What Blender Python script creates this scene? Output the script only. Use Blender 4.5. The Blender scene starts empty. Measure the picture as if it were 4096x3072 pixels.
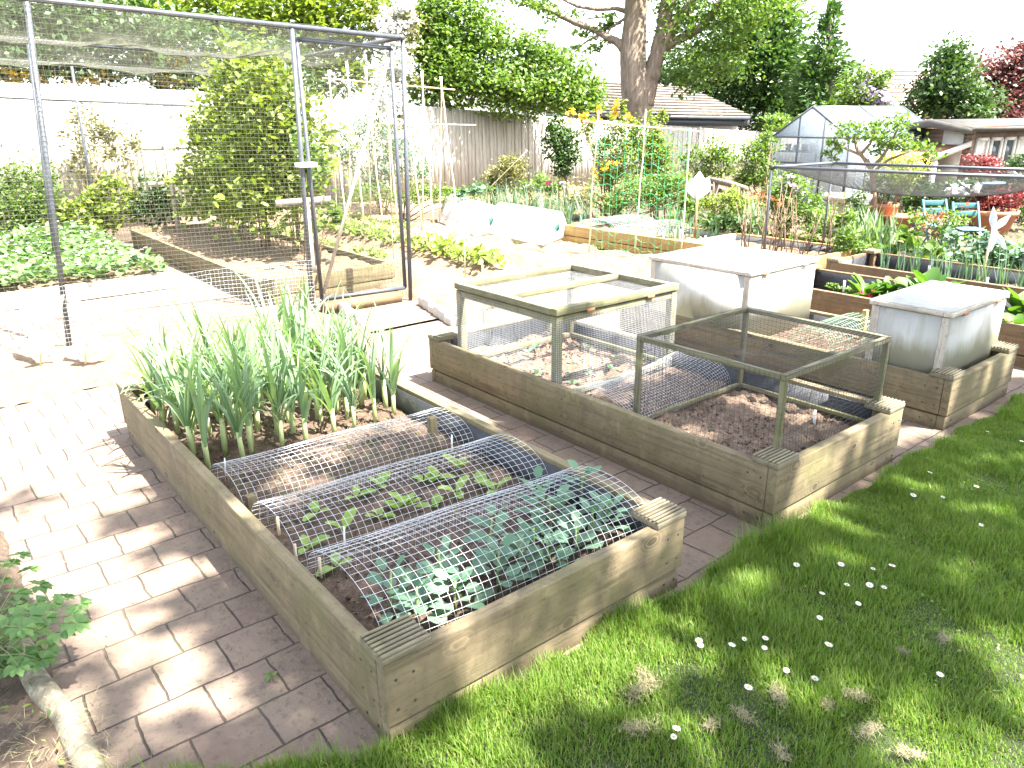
import bpy, math, random
import numpy as np
from mathutils import Vector
random.seed(7); RNG = np.random.default_rng(11)
sc = bpy.context.scene
COL = sc.collection
PI = math.pi

# ------------------------------------------------------------------ camera model
CAM = np.array([-0.757, -1.515, 1.687]); YAW, PITCH, ROLL = math.radians(51.35), math.radians(19.4), math.radians(-0.72)
FPX = 3009.0
_f = np.array([math.cos(PITCH)*math.cos(YAW), math.cos(PITCH)*math.sin(YAW), -math.sin(PITCH)])
_r0 = np.cross(_f, [0, 0, 1]); _r0 /= np.linalg.norm(_r0); _u0 = np.cross(_r0, _f)
_r = math.cos(ROLL)*_r0 + math.sin(ROLL)*_u0
_u = -math.sin(ROLL)*_r0 + math.cos(ROLL)*_u0
SV = 4096/2212
def ray(vx, vy):
    return _f + _r*((vx*SV-2048)/FPX) - _u*((vy*SV-1536)/FPX)
def g(vx, vy, z=0.0):
    d = ray(vx, vy); return CAM + (z-CAM[2])/d[2]*d
def at(vx, vy, dist):            # the point a given horizontal distance away
    d = ray(vx, vy); return CAM + d*(dist/math.hypot(d[0], d[1]))
def hd(p): return math.hypot(p[0]-CAM[0], p[1]-CAM[1])

# ------------------------------------------------------------------ mesh builder
def nrm(a):
    a = np.asarray(a, float); return a/np.maximum(np.linalg.norm(a, axis=-1, keepdims=True), 1e-9)
class MB:
    def __init__(s): s.V = []; s.F = []; s.n = 0
    def add(s, V, F):
        V = np.asarray(V, float).reshape(-1, 3); F = np.asarray(F, int)
        s.V.append(V); s.F.append(F+s.n); s.n += len(V); return s
    def box(s, a, b):
        x0, y0, z0 = np.minimum(a, b); x1, y1, z1 = np.maximum(a, b)
        V = [(x0,y0,z0),(x1,y0,z0),(x1,y1,z0),(x0,y1,z0),(x0,y0,z1),(x1,y0,z1),(x1,y1,z1),(x0,y1,z1)]
        return s.add(V, [(0,3,2,1),(4,5,6,7),(0,1,5,4),(1,2,6,5),(2,3,7,6),(3,0,4,7)])
    def beam(s, p, q, w, h, up=(0,0,1)):
        p = np.asarray(p, float); q = np.asarray(q, float); d = nrm(q-p); up = np.asarray(up, float)
        if abs(d@nrm(up)) > .97: up = np.array([0, 1., 0])
        a = nrm(np.cross(d, up))*w/2; b = nrm(np.cross(a, d))*h/2
        V = [p-a-b, p+a-b, p+a+b, p-a+b, q-a-b, q+a-b, q+a+b, q-a+b]
        return s.add(V, [(0,3,2,1),(4,5,6,7),(0,1,5,4),(1,2,6,5),(2,3,7,6),(3,0,4,7)])
    def tube(s, pts, r, n=6, caps=True):
        P = np.asarray(pts, float); m = len(P); r = np.broadcast_to(np.asarray(r, float), (m,))
        T = np.gradient(P, axis=0); T = nrm(T); ref = np.array([0, 0, 1.]) if abs(T[0][2]) < .9 else np.array([1., 0, 0])
        V = []
        for i in range(m):
            a = nrm(np.cross(T[i], ref)); b = np.cross(T[i], a); ref = nrm(np.cross(a, T[i])) if np.linalg.norm(np.cross(a, T[i])) > 0 else ref
            th = np.arange(n)*2*PI/n
            V.append(P[i] + r[i]*(np.cos(th)[:, None]*a + np.sin(th)[:, None]*b))
        V = np.concatenate(V); i = np.arange(m-1)[:, None]*n; j = np.arange(n)[None]; k = (j+1) % n
        F = np.stack([i+j, i+k, i+n+k, i+n+j], -1).reshape(-1, 4)
        s.add(V, F)
        if caps and n == 4: s.F.append(np.array([[0,1,2,3],[3+(m-1)*n,2+(m-1)*n,1+(m-1)*n,(m-1)*n]])+s.n-len(V))
        elif caps:
            c0 = s.n-len(V)
            s.add([P[0], P[-1]], np.zeros((0, 3), int))
            jj = np.arange(n); kk = (jj+1) % n
            s.F.append(np.stack([np.full(n, s.n-2), c0+kk, c0+jj], -1)); s.F.append(np.stack([np.full(n, s.n-1), c0+(m-1)*n+jj, c0+(m-1)*n+kk], -1))
        return s
    def lathe(s, c, prof, n=20, sx=1, sy=1):
        th = np.arange(n)*2*PI/n; V = []
        for r, z in prof: V.append(np.stack([c[0]+sx*r*np.cos(th), c[1]+sy*r*np.sin(th), np.full(n, c[2]+z)], -1))
        m = len(prof); i = np.arange(m-1)[:, None]*n; j = np.arange(n)[None]; k = (j+1) % n
        return s.add(np.concatenate(V), np.stack([i+j, i+k, i+n+k, i+n+j], -1).reshape(-1, 4))
    def grid(s, X, Y, Z):
        m, n = X.shape; V = np.stack([X, Y, Z], -1).reshape(-1, 3)
        i = np.arange(m-1)[:, None]*n; j = np.arange(n-1)[None]
        return s.add(V, np.stack([i+j, i+n+j, i+n+j+1, i+j+1], -1).reshape(-1, 4))
    def poly3(s, P, t):          # polygon P (3D, planar) given a thickness vector t
        P = np.asarray(P, float); n = len(P); t = np.asarray(t, float)
        s.add(np.concatenate([P, P+t]), np.array([(i, (i+1) % n, n+(i+1) % n, n+i) for i in range(n)]))
        s.F.append(np.array([list(range(n))[::-1]])+s.n-2*n); s.F.append(np.array([list(range(n, 2*n))])+s.n-2*n); return s
    def leaves(s, P, D, N, L, W, fold=.15):
        P = np.asarray(P); n = len(P); D = nrm(D); S = nrm(np.cross(D, N)); N = np.cross(S, D)
        L = np.broadcast_to(L, (n,))[:, None]; W = np.broadcast_to(W, (n,))[:, None]
        m = P + D*L*.5
        V = np.stack([P, m+S*W*.5+N*W*fold, P+D*L, m-S*W*.5+N*W*fold], 1).reshape(-1, 3)
        F = np.arange(n)[:, None]*4 + np.array([[0, 1, 2, 3]]); return s.add(V, F)
    def rleaves(s, P, L, up=.5, asp=.55, fold=.15):   # leaves in loosely random attitudes
        n = len(P); N = RNG.normal(size=(n, 3)); N[:, 2] = np.abs(N[:, 2])*1.0+up
        D = RNG.normal(size=(n, 3)); l = L*RNG.uniform(.65, 1.25, n)
        return s.leaves(P, np.cross(nrm(N), D), nrm(N), l, l*asp, fold)
    def ribbons(s, P, az, th0, bend, L, W, segs=5, prof=None, fold=0.0):
        """Blades from points P: azimuth az, start angle th0 from vertical, bending over by bend in all."""
        P = np.asarray(P, float); n = len(P)
        az, th0, bend, L, W = [np.broadcast_to(np.asarray(a, float), (n,)) for a in (az, th0, bend, L, W)]
        H = np.stack([np.cos(az), np.sin(az), 0*az], -1); S = np.stack([-np.sin(az), np.cos(az), 0*az], -1); Z = np.array([0, 0, 1.])
        prof = prof if prof is not None else (lambda t: (1-t)**.6)
        C = P.copy(); rows = []
        for k in range(segs+1):
            t = k/segs; w = (W*prof(t))[:, None]*.5
            a = th0+bend*t**1.5
            nn = H*np.cos(a)[:, None]-Z*np.sin(a)[:, None]
            if fold: rows.append(np.stack([C-S*w+nn*-w*fold, C, C+S*w+nn*-w*fold], 1))
            else: rows.append(np.stack([C-S*w, C+S*w], 1))
            C = C + (L/segs)[:, None]*(H*np.sin(a)[:, None]+Z*np.cos(a)[:, None])
        R = np.stack(rows, 1); c = R.shape[2]; V = R.reshape(-1, 3); b = np.arange(n)[:, None, None]*(segs+1)*c
        i = np.arange(segs)[None, :, None]*c; j = np.arange(c-1)[None, None]
        q = b+i+j; return s.add(V, np.stack([q, q+1, q+c+1, q+c], -1).reshape(-1, 4))
    def build(s, name, mat, parent=None, loc=None, smooth=False, bevel=0, solid=0):
        V = np.concatenate(s.V) if s.V else np.zeros((0, 3))
        base = np.array(parent.matrix_basis.translation if parent is not None and parent.parent is None else (0, 0, 0), float)
        if parent is not None and parent.parent is not None:
            base = np.array(parent.location)+np.array(parent.parent.location)
        if parent is None: base = np.array(loc if loc is not None else (0, 0, 0), float)
        V = V-base
        me = bpy.data.meshes.new(name); Fs = [f for f in s.F if len(f)]
        nv = len(V); me.vertices.add(nv); me.vertices.foreach_set('co', V.astype(np.float32).ravel())
        tot = np.concatenate([np.full(len(f), f.shape[1]) for f in Fs]); idx = np.concatenate([f.ravel() for f in Fs])
        me.loops.add(len(idx)); me.loops.foreach_set('vertex_index', idx.astype(np.int32))
        me.polygons.add(len(tot)); st = np.concatenate([[0], np.cumsum(tot)[:-1]])
        me.polygons.foreach_set('loop_start', st.astype(np.int32)); me.polygons.foreach_set('loop_total', tot.astype(np.int32))
        if smooth: me.polygons.foreach_set('use_smooth', np.ones(len(tot), bool))
        me.update(calc_edges=True); me.validate()
        me.materials.append(mat)
        o = bpy.data.objects.new(name, me); COL.objects.link(o)
        if parent is not None: o.parent = parent
        else: o.location = base
        if bevel:
            b = o.modifiers.new('bevel', 'BEVEL'); b.width = bevel; b.segments = 2; b.limit_method = 'ANGLE'; b.angle_limit = .8
        if solid:
            b = o.modifiers.new('thick', 'SOLIDIFY'); b.thickness = solid; b.offset = 0
        return o
def tag(o, label=None, cat=None, group=None, kind=None):
    if label: o['label'] = label
    if cat: o['category'] = cat
    if group: o['group'] = group
    if kind: o['kind'] = kind
    return o
def thing(name, label, cat, loc=(0, 0, 0), group=None, rz=0):
    o = bpy.data.objects.new(name, None); o.empty_display_size = .1; COL.objects.link(o)
    o.location = tuple(float(v) for v in loc); o.rotation_euler = (0, 0, rz)
    return tag(o, label, cat, group)
def dup(root, loc, rz=0, sc_=1, label=None, group=None):
    r = root.copy(); COL.objects.link(r); r.location = tuple(float(v) for v in loc); r.rotation_euler = (0, 0, rz); r.scale = (sc_,)*3
    if label: r['label'] = label
    if group: r['group'] = group
    for ch in list(root.children):
        c = ch.copy(); COL.objects.link(c); c.parent = r
        for gc in list(ch.children):
            d = gc.copy(); COL.objects.link(d); d.parent = c
    return r

# ------------------------------------------------------------------ value noise
def vnoise(X, Y, scale, seed):
    r = np.random.default_rng(seed).random((256, 256)); x = X/scale; y = Y/scale
    i = np.floor(x).astype(int); j = np.floor(y).astype(int); fx = x-i; fy = y-j; fx = fx*fx*(3-2*fx); fy = fy*fy*(3-2*fy)
    q = lambda a, b: r[a % 256, b % 256]
    return (q(i,j)*(1-fx)+q(i+1,j)*fx)*(1-fy)+(q(i,j+1)*(1-fx)+q(i+1,j+1)*fx)*fy - .5
def fbm(X, Y, s, seed, o=3):
    return sum(vnoise(X, Y, s/2**k, seed+k)/1.7**k for k in range(o))

# ------------------------------------------------------------------ materials
class NT:
    def __init__(s, name):
        s.m = bpy.data.materials.new(name); s.m.use_nodes = True; s.t = s.m.node_tree; s.t.nodes.clear()
        s.out = s.n('ShaderNodeOutputMaterial')
    def n(s, typ, **kw):
        nd = s.t.nodes.new(typ)
        for k, v in kw.items():
            if k.startswith('_'): setattr(nd, k[1:], v)
            else: s.set(nd, k.replace('__', ' '), v)
        return nd
    def set(s, nd, k, v):
        i = nd.inputs[int(k[1:])] if k[0] == 'i' and k[1:].isdigit() else nd.inputs[k]
        if isinstance(v, bpy.types.NodeSocket): s.t.links.new(v, i)
        elif isinstance(v, bpy.types.Node): s.t.links.new(v.outputs[0], i)
        else:
            if hasattr(i.default_value, '__len__') and not hasattr(v, '__len__'): v = (v,)*len(i.default_value)
            if hasattr(v, '__len__') and len(v) == 3 and i.type == 'RGBA': v = (*v, 1)
            i.default_value = v
    def ramp(s, fac, *stops):
        r = s.n('ShaderNodeValToRGB', Fac=fac); e = r.color_ramp.elements
        while len(e) < len(stops): e.new(.5)
        for el, (p, c) in zip(e, stops): el.position = p; el.color = (*c, 1) if len(c) == 3 else c
        return r.outputs[0]
    def mix(s, fac, a, b, mode='MIX'):
        m = s.n('ShaderNodeMix'); m.data_type = 'RGBA'; m.blend_type = mode
        s.set(m, 'i0', fac); s.set(m, 'i6', a); s.set(m, 'i7', b); return m.outputs[2]
    def math(s, op, a, b=0.0):
        m = s.n('ShaderNodeMath', _operation=op); s.set(m, 'i0', a); s.set(m, 'i1', b); return m.outputs[0]
    def noise(s, scale, vec=None, detail=4.0, rough=.55, dist=0.0):
        k = s.n('ShaderNodeTexNoise', Scale=scale, Detail=detail, Roughness=rough, Distortion=dist)
        if vec is not None: s.set(k, 'Vector', vec)
        return k.outputs[0]
    def coord(s, kind='Object', scale=None):
        c = s.n('ShaderNodeTexCoord').outputs[kind]
        if scale is None: return c
        m = s.n('ShaderNodeMapping', Vector=c); m.inputs['Scale'].default_value = scale; return m.outputs[0]
    def princ(s, col, rough=.7, bump=None, bs=.3, bd=.01, **kw):
        p = s.n('ShaderNodeBsdfPrincipled'); s.set(p, 'Base Color', col); s.set(p, 'Roughness', rough)
        for k, v in kw.items(): s.set(p, k.replace('__', ' '), v)
        if bump is not None:
            b = s.n('ShaderNodeBump', Strength=bs, Distance=bd, Height=bump); s.set(p, 'Normal', b)
        s.t.links.new(p.outputs[0], s.out.inputs[0]); s.p = p; return s.m

def plain(name, col, rough=.6, var=.15, scale=9.0, bs=.15, **kw):
    t = NT(name); v = t.noise(scale, t.coord(), 5)
    c = t.ramp(v, (.3, [x*(1-var) for x in col]), (.7, [min(1, x*(1+var)) for x in col]))
    return t.princ(c, rough, t.noise(scale*6, t.coord(), 4), bs, .004, **kw)
def wood(name, axis, base, dark, patch, pamt=.5, knots=False, fine=1.0, rough=.85, foot=False):
    t = NT(name); sc_ = [34*fine]*3; sc_[axis] = 1.6*fine; gv = t.coord('Object', sc_)
    gr = t.noise(1.0, gv, 7, .62, .6)
    c = t.ramp(gr, (.32, dark), (.5, base), (.72, [min(1, v*1.25) for v in base]))
    big = t.noise(3.2, t.coord('Object'), 5, .6)
    c = t.mix(t.math('MULTIPLY', t.ramp(big, (.44, (0,0,0)), (.62, (1,1,1))), pamt), c, patch)
    stn = t.noise(1.0, t.coord('Object', [7 if i != 2 else 1.3 for i in range(3)]), 5, .65)
    c = t.mix(t.math('MULTIPLY', t.ramp(stn, (.5, (0,0,0)), (.66, (1,1,1))), .6), c, [v*.6 for v in base])
    fl = t.noise(15.0, t.coord('Object', [1.5 if i == axis else 4 for i in range(3)]), 6, .7)
    c = t.mix(t.math('MULTIPLY', t.ramp(fl, (.55, (0,0,0)), (.68, (1,1,1))), .55), c, [v*.55 for v in dark])
    if foot:   # splash of dirt along the foot of the board, ragged edge
        z = t.n('ShaderNodeSeparateXYZ', Vector=t.coord('Object')).outputs[2]
        zz = t.math('ADD', z, t.math('MULTIPLY', t.noise(9, t.coord('Object'), 5), .09))
        c = t.mix(t.math('MULTIPLY', t.ramp(zz, (.055, (1,1,1)), (.12, (0,0,0))), .6), c, (.09, .062, .038))
    spk = t.ramp(t.noise(60, t.coord('Object'), 5, .7), (.6, (0,0,0)), (.68, (1,1,1))); c = t.mix(t.math('MULTIPLY', spk, .5), c, [v*.45 for v in dark])
    bl = t.ramp(t.noise(7.5, t.coord('Object'), 6, .7), (.56, (0,0,0)), (.66, (1,1,1))); c = t.mix(t.math('MULTIPLY', bl, .5), c, [min(1, v*1.55) for v in base])
    h = gr
    if knots:
        ks = [5.0]*3; ks[axis] = 3.2
        vo = t.n('ShaderNodeTexVoronoi', Scale=1.0, Vector=t.coord('Object', ks)); d = vo.outputs['Distance']
        wob = t.math('ADD', d, t.math('MULTIPLY', t.noise(14, t.coord('Object'), 3), .12))
        ring = t.math('SINE', t.math('MULTIPLY', wob, 95))
        k = t.ramp(d, (.0, (1,1,1)), (.2, (.25,.25,.25)), (.3, (0,0,0)))
        rc = t.ramp(ring, (0, dark), (1, [min(1, v*1.2) for v in base]))
        c = t.mix(k, c, rc); c = t.mix(t.ramp(wob, (.1, (.75,.75,.75)), (.15, (0,0,0))), c, [v*.5 for v in dark])
    return t.princ(c, rough, h, .55, .006)
def leaf(name, cols, trans=.35, rough=.5, spec=.35, tcol=None):
    t = NT(name); r = t.n('ShaderNodeNewGeometry').outputs['Random Per Island']
    n = len(cols); c = t.ramp(r, *[(i/max(1, n-1), cc) for i, cc in enumerate(cols)])
    p = t.n('ShaderNodeBsdfPrincipled', Roughness=rough); t.set(p, 'Base Color', c); t.set(p, 'Specular IOR Level', spec)
    if trans <= 0:
        t.t.links.new(p.outputs[0], t.out.inputs[0]); return t.m
    tc = t.mix(1.0, c, tcol or (1.5, 1.6, .55), 'MULTIPLY')
    tr = t.n('ShaderNodeBsdfTranslucent', Color=tc); mx = t.n('ShaderNodeMixShader'); t.set(mx, 'i0', trans)
    t.t.links.new(p.outputs[0], mx.inputs[1]); t.t.links.new(tr.outputs[0], mx.inputs[2]); t.t.links.new(mx.outputs[0], t.out.inputs[0])
    return t.m
def sheet(name, col, trans, rough=.35, clear=0.0, grime=0.0):   # milky plastic
    t = NT(name); v = t.noise(5, t.coord(), 5, .6); c = t.ramp(v, (.3, [x*.9 for x in col]), (.7, col))
    if grime:
        z = t.n('ShaderNodeSeparateXYZ', Vector=t.coord('Object')).outputs[2]; k = t.noise(1.0, t.coord('Object', (6, 6, 1.2)), 6, .7)
        zz = t.math('SUBTRACT', z, t.math('MULTIPLY', k, .34)); c = t.mix(t.math('MULTIPLY', t.ramp(zz, (.0, (1,1,1)), (.10, (0,0,0))), grime), c, (.27, .26, .15))
        st = t.noise(1.0, t.coord('Object', (22, 22, 2)), 6, .7); c = t.mix(t.math('MULTIPLY', t.ramp(st, (.5, (0,0,0)), (.66, (1,1,1))), grime*.55), c, (.42, .39, .31))
        sp = t.noise(34, t.coord('Object'), 4, .7); c = t.mix(t.math('MULTIPLY', t.ramp(sp, (.62, (0,0,0)), (.70, (1,1,1))), grime*.7), c, (.34, .32, .23))
    p = t.n('ShaderNodeBsdfPrincipled', Roughness=rough); t.set(p, 'Base Color', c)
    tr = t.n('ShaderNodeBsdfTranslucent', Color=c); mx = t.n('ShaderNodeMixShader'); t.set(mx, 'i0', trans)
    t.t.links.new(p.outputs[0], mx.inputs[1]); t.t.links.new(tr.outputs[0], mx.inputs[2]); o = mx.outputs[0]
    if clear:
        cl = t.n('ShaderNodeBsdfTransparent'); m2 = t.n('ShaderNodeMixShader'); t.set(m2, 'i0', clear)
        t.t.links.new(o, m2.inputs[1]); t.t.links.new(cl.outputs[0], m2.inputs[2]); o = m2.outputs[0]
    t.t.links.new(o, t.out.inputs[0]); return t.m
def soilmat(name, a, b, c_, scale=26):
    t = NT(name); co = t.coord(); n1 = t.noise(scale, co, 8, .68); n2 = t.noise(2.3, co, 4)
    c = t.ramp(n1, (.3, a), (.52, b), (.74, c_)); c = t.mix(t.ramp(n2, (.4, (0,0,0)), (.65, (.6,.6,.6))), c, [v*.72 for v in b])
    vo = t.n('ShaderNodeTexVoronoi', Scale=42.0, Vector=co); st = t.ramp(vo.outputs['Distance'], (.1, (1,1,1)), (.16, (0,0,0)))
    pick = t.ramp(vo.outputs['Color'], (.86, (0,0,0)), (.88, (1,1,1)))
    c = t.mix(t.math('MULTIPLY', st, pick), c, (.42, .37, .31))
    return t.princ(c, .95, t.math('ADD', n1, t.math('MULTIPLY', t.noise(scale*3, co, 4), .4)), .9, .02)

WB, WD = (.150, .116, .064), (.078, .056, .030); OLIVE = (.108, .098, .038)
M = {}
for ax, nm in enumerate('xyz'): M['bed_'+nm] = wood('sleeper_wood_'+nm, ax, WB, WD, OLIVE, .75, True, foot=True)
for ax, nm in enumerate('xyz'): M['brown_'+nm] = wood('brown_board_'+nm, ax, (.135, .085, .043), (.075, .043, .02), (.12, .092, .048), .4, True)
for ax, nm in enumerate('xyz'): M['grey_'+nm] = wood('weathered_lath_'+nm, ax, (.145, .13, .08), (.07, .063, .036), (.125, .125, .04), .65, fine=1.6)
for ax, nm in enumerate('xyz'): M['new_'+nm] = wood('new_pine_'+nm, ax, (.33, .21, .075), (.25, .15, .05), (.33, .24, .11), .4, True)
for ax, nm in enumerate('xyz'): M['white_'+nm] = wood('whitened_wood_'+nm, ax, (.40, .355, .295), (.25, .21, .16), (.33, .28, .22), .5, fine=1.4)
M['cap'] = wood('decking_cap_wood', 0, (.15, .128, .082), (.06, .05, .03), (.12, .115, .05), .45, fine=1.5)
M['liner'] = plain('black_liner', (.028, .029, .034), .55, .3, 30, .3)
M['soil'] = soilmat('dry_soil', (.07, .045, .026), (.19, .128, .078), (.29, .21, .135))
M['bedsoil'] = soilmat('damp_bed_soil', (.04, .025, .016), (.10, .064, .042), (.21, .145, .098), 34)
M['drybed'] = soilmat('crumbly_bed_soil', (.06, .04, .026), (.145, .098, .066), (.27, .195, .135), 34)
M['borders'] = soilmat('border_soil', (.03, .02, .012), (.078, .052, .033), (.16, .115, .075), 24)
M['wire'] = plain('galvanised_wire', (.62, .64, .67), .4, .1, 30, 0, Metallic=.35)
M['greenwire'] = plain('green_coated_wire', (.22, .36, .24), .45, .1, 30, 0)
M['net'] = plain('cage_netting_cord', (.085, .09, .06), .6, .2, 20, 0)
M['netdark'] = plain('black_netting_cord', (.03, .031, .03), .6, .2, 20, 0)
M['peanet'] = plain('green_net_cord', (.03, .32, .13), .5, .1, 20, 0)
M['alu'] = plain('grey_tube', (.075, .082, .096), .45, .2, 14, .1, Metallic=.3)
M['bamboo'] = plain('bamboo_cane', (.56, .47, .30), .55, .2, 12, .1)
M['cloche'] = sheet('clear_cloche_plastic', (.80, .81, .82), .5, .2, .3)
M['panel'] = sheet('milky_twinwall_panel', (.66, .66, .62), .36, .35, .2, .75)
M['whiteplast'] = sheet('white_bottle_plastic', (.82, .82, .83), .3, .3)
M['clearplast'] = sheet('cloudy_bottle_plastic', (.62, .68, .72), .4, .2, .25)
M['teal'] = plain('teal_vent_plastic', (.1, .42, .38), .4, .1)
M['rust'] = plain('rusty_steel', (.33, .13, .055), .8, .35, 30, .4)
M['rustdark'] = plain('dark_screw_steel', (.035, .025, .02), .7, .3, 40, 0)
M['terra'] = plain('terracotta', (.33, .14, .075), .8, .15, 12, .2)
M['tealpaint'] = plain('teal_paint', (.045, .15, .165), .45, .1, 14, .05)
M['bluepaint'] = plain('pale_blue_paint', (.09, .19, .25), .45, .1, 14, .05)
M['stone'] = plain('weathered_stone', (.40, .37, .32), .9, .25, 14, .5)
M['label'] = plain('white_label_plastic', (.8, .8, .78), .5, .05, 10, 0)
M['bark'] = None

def barkmat(name, a, b, c_, sz=9):
    t = NT(name); gv = t.coord('Object', (sz, sz, sz*.22)); n1 = t.noise(1.4, gv, 8, .65, .5); n2 = t.noise(1.1, t.coord(), 4)
    c = t.ramp(n1, (.3, a), (.55, b), (.75, c_)); c = t.mix(t.ramp(n2, (.45, (0,0,0)), (.7, (.55,.55,.55))), c, [x*.7 for x in b])
    return t.princ(c, .9, n1, .8, .03)
M['bark'] = barkmat('grey_brown_bark', (.085, .062, .045), (.21, .16, .12), (.38, .31, .25))
M['twig'] = barkmat('brown_twig', (.1, .065, .04), (.2, .135, .085), (.3, .22, .15), 30)
M['logbark'] = barkmat('lichened_log_bark', (.10, .085, .055), (.22, .19, .13), (.42, .40, .34), 22)

def L(*c): return list(c)
G1 = leaf('fresh_green_leaf', [(.055, .105, .02), (.085, .15, .028), (.125, .19, .035), (.07, .125, .03)])
G2 = leaf('yellow_green_leaf', [(.10, .15, .022), (.15, .20, .03), (.19, .235, .045), (.11, .16, .03)])
G3 = leaf('deep_green_leaf', [(.024, .052, .016), (.04, .082, .022), (.06, .105, .028), (.03, .065, .02)], .25)
G4 = leaf('conifer_spray', [(.03, .07, .022), (.05, .105, .03), (.085, .15, .038), (.035, .075, .025)], .22)
G5 = leaf('blue_green_leaf', [(.055, .115, .075), (.085, .155, .10), (.12, .195, .13), (.065, .13, .08)], .25)
G6 = leaf('olive_leaf', [(.11, .11, .04), (.16, .145, .06), (.10, .12, .035), (.19, .16, .085)], .25)
PURP = leaf('purple_beech_leaf', [(.09, .04, .045), (.14, .065, .06), (.20, .10, .085), (.11, .05, .05)], .3, tcol=(1.3, .8, .7))
RED = leaf('red_maple_leaf', [(.10, .025, .028), (.16, .038, .04), (.2, .06, .055)], .35, tcol=(1.5, .7, .6))
YEL = leaf('yellow_flower', [(.55, .36, .02), (.65, .45, .03), (.50, .30, .02)], .25, tcol=(1.2, 1.1, .5))
WHT = leaf('white_blossom', [(.72, .72, .70), (.8, .8, .78), (.62, .64, .6)], .25, tcol=(1, 1, 1))
LIL = leaf('lilac_flower', [(.48, .38, .54), (.56, .46, .62), (.62, .55, .66)], .25, tcol=(1, 1, 1))
PNK = leaf('magenta_flower', [(.45, .04, .16), (.5, .06, .2)], .2, tcol=(1, 1, 1))
ORG = leaf('bronze_young_leaf', [(.30, .10, .05), (.36, .16, .07), (.22, .08, .05)], .3, tcol=(1.3, .9, .6))
LEEK = leaf('leek_leaf', [(.125, .20, .10), (.16, .245, .135), (.2, .285, .165), (.14, .22, .12)], .3, .33, .6)
SHANK = leaf('leek_shank', [(.30, .37, .13), (.36, .42, .18), (.42, .46, .24)], .2)
BEAN = leaf('broad_bean_leaf', [(.065, .135, .085), (.09, .17, .105), (.115, .20, .125), (.08, .15, .09)], .22)
LETT = leaf('lettuce_leaf', [(.20, .30, .06), (.26, .36, .09), (.16, .26, .05)], .4)
CHRD = leaf('chard_leaf', [(.04, .10, .016), (.065, .14, .024), (.10, .175, .035)], .35)
STRA = leaf('strawberry_leaf', [(.07, .14, .05), (.10, .18, .06), (.15, .23, .09)], .3)
POTA = leaf('potato_leaf', [(.12, .175, .035), (.165, .22, .05), (.21, .265, .075)], .35)
AQUI = leaf('columbine_leaf', [(.075, .15, .045), (.10, .19, .06), (.16, .26, .08)], .35)
GRASS = leaf('grass_blade', [(.075, .15, .015), (.105, .19, .022), (.15, .225, .035), (.085, .165, .018), (.24, .25, .085)], .35, .45)
HAY = leaf('dead_grass', [(.19, .16, .09), (.26, .22, .13), (.14, .12, .07)], .1)
STEM = leaf('green_stem', [(.12, .18, .05), (.16, .22, .07)], .1)
REDSTEM = leaf('red_stem', [(.4, .03, .08), (.5, .06, .1)], .1)
DAIS = leaf('daisy_petal', [(.8, .8, .8), (.78, .76, .78)], .2, tcol=(1, 1, 1))
DEYE = leaf('daisy_eye', [(.6, .42, .03), (.65, .48, .05)], 0)
SHADET = leaf('shade_tree_leaf', [(.05, .10, .02), (.075, .13, .03)], .22)

# ------------------------------------------------------------------ light, sky, camera
SUN = nrm(np.array([-.20, .45, -.87]))
EXPO = 2.95
w = bpy.data.worlds.new('World'); sc.world = w; w.use_nodes = True; nt = w.node_tree
sky = nt.nodes.new('ShaderNodeTexSky'); sky.sky_type = 'NISHITA'; sky.sun_disc = False
sky.sun_elevation = math.asin(-SUN[2]); sky.sun_rotation = math.atan2(-SUN[0], -SUN[1]); sky.dust_density = 2.0; sky.air_density = 1.0; sky.ozone_density = 1.0
bg = nt.nodes['Background']; bg.inputs['Strength'].default_value = .13; hs = nt.nodes.new('ShaderNodeHueSaturation'); hs.inputs['Saturation'].default_value = .5; nt.links.new(sky.outputs[0], hs.inputs['Color']); nt.links.new(hs.outputs[0], bg.inputs[0])
sl = bpy.data.lights.new('sun', 'SUN'); sl.energy = 5.0; sl.angle = math.radians(.55); sl.color = (1, .955, .87)
so = bpy.data.objects.new('sun', sl); COL.objects.link(so); so.rotation_euler = Vector(SUN).to_track_quat('-Z', 'Y').to_euler(); so.location = (3, -6, 14)
cd = bpy.data.cameras.new('camera'); cam = bpy.data.objects.new('camera', cd); COL.objects.link(cam); sc.camera = cam
from mathutils import Matrix
cam.matrix_world = Matrix(((_r[0], _u[0], -_f[0], CAM[0]), (_r[1], _u[1], -_f[1], CAM[1]), (_r[2], _u[2], -_f[2], CAM[2]), (0, 0, 0, 1)))
cd.sensor_width = 36; cd.lens = FPX/4096*36; cd.clip_start = .05; cd.clip_end = 2000
vs = sc.view_settings; vs.view_transform = 'Standard'; vs.look = 'None'; vs.exposure = EXPO; vs.gamma = 1.0
sc.cycles.max_bounces = 8; sc.cycles.transparent_max_bounces = 24; sc.cycles.use_denoising = True

exec_parts = True

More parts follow.
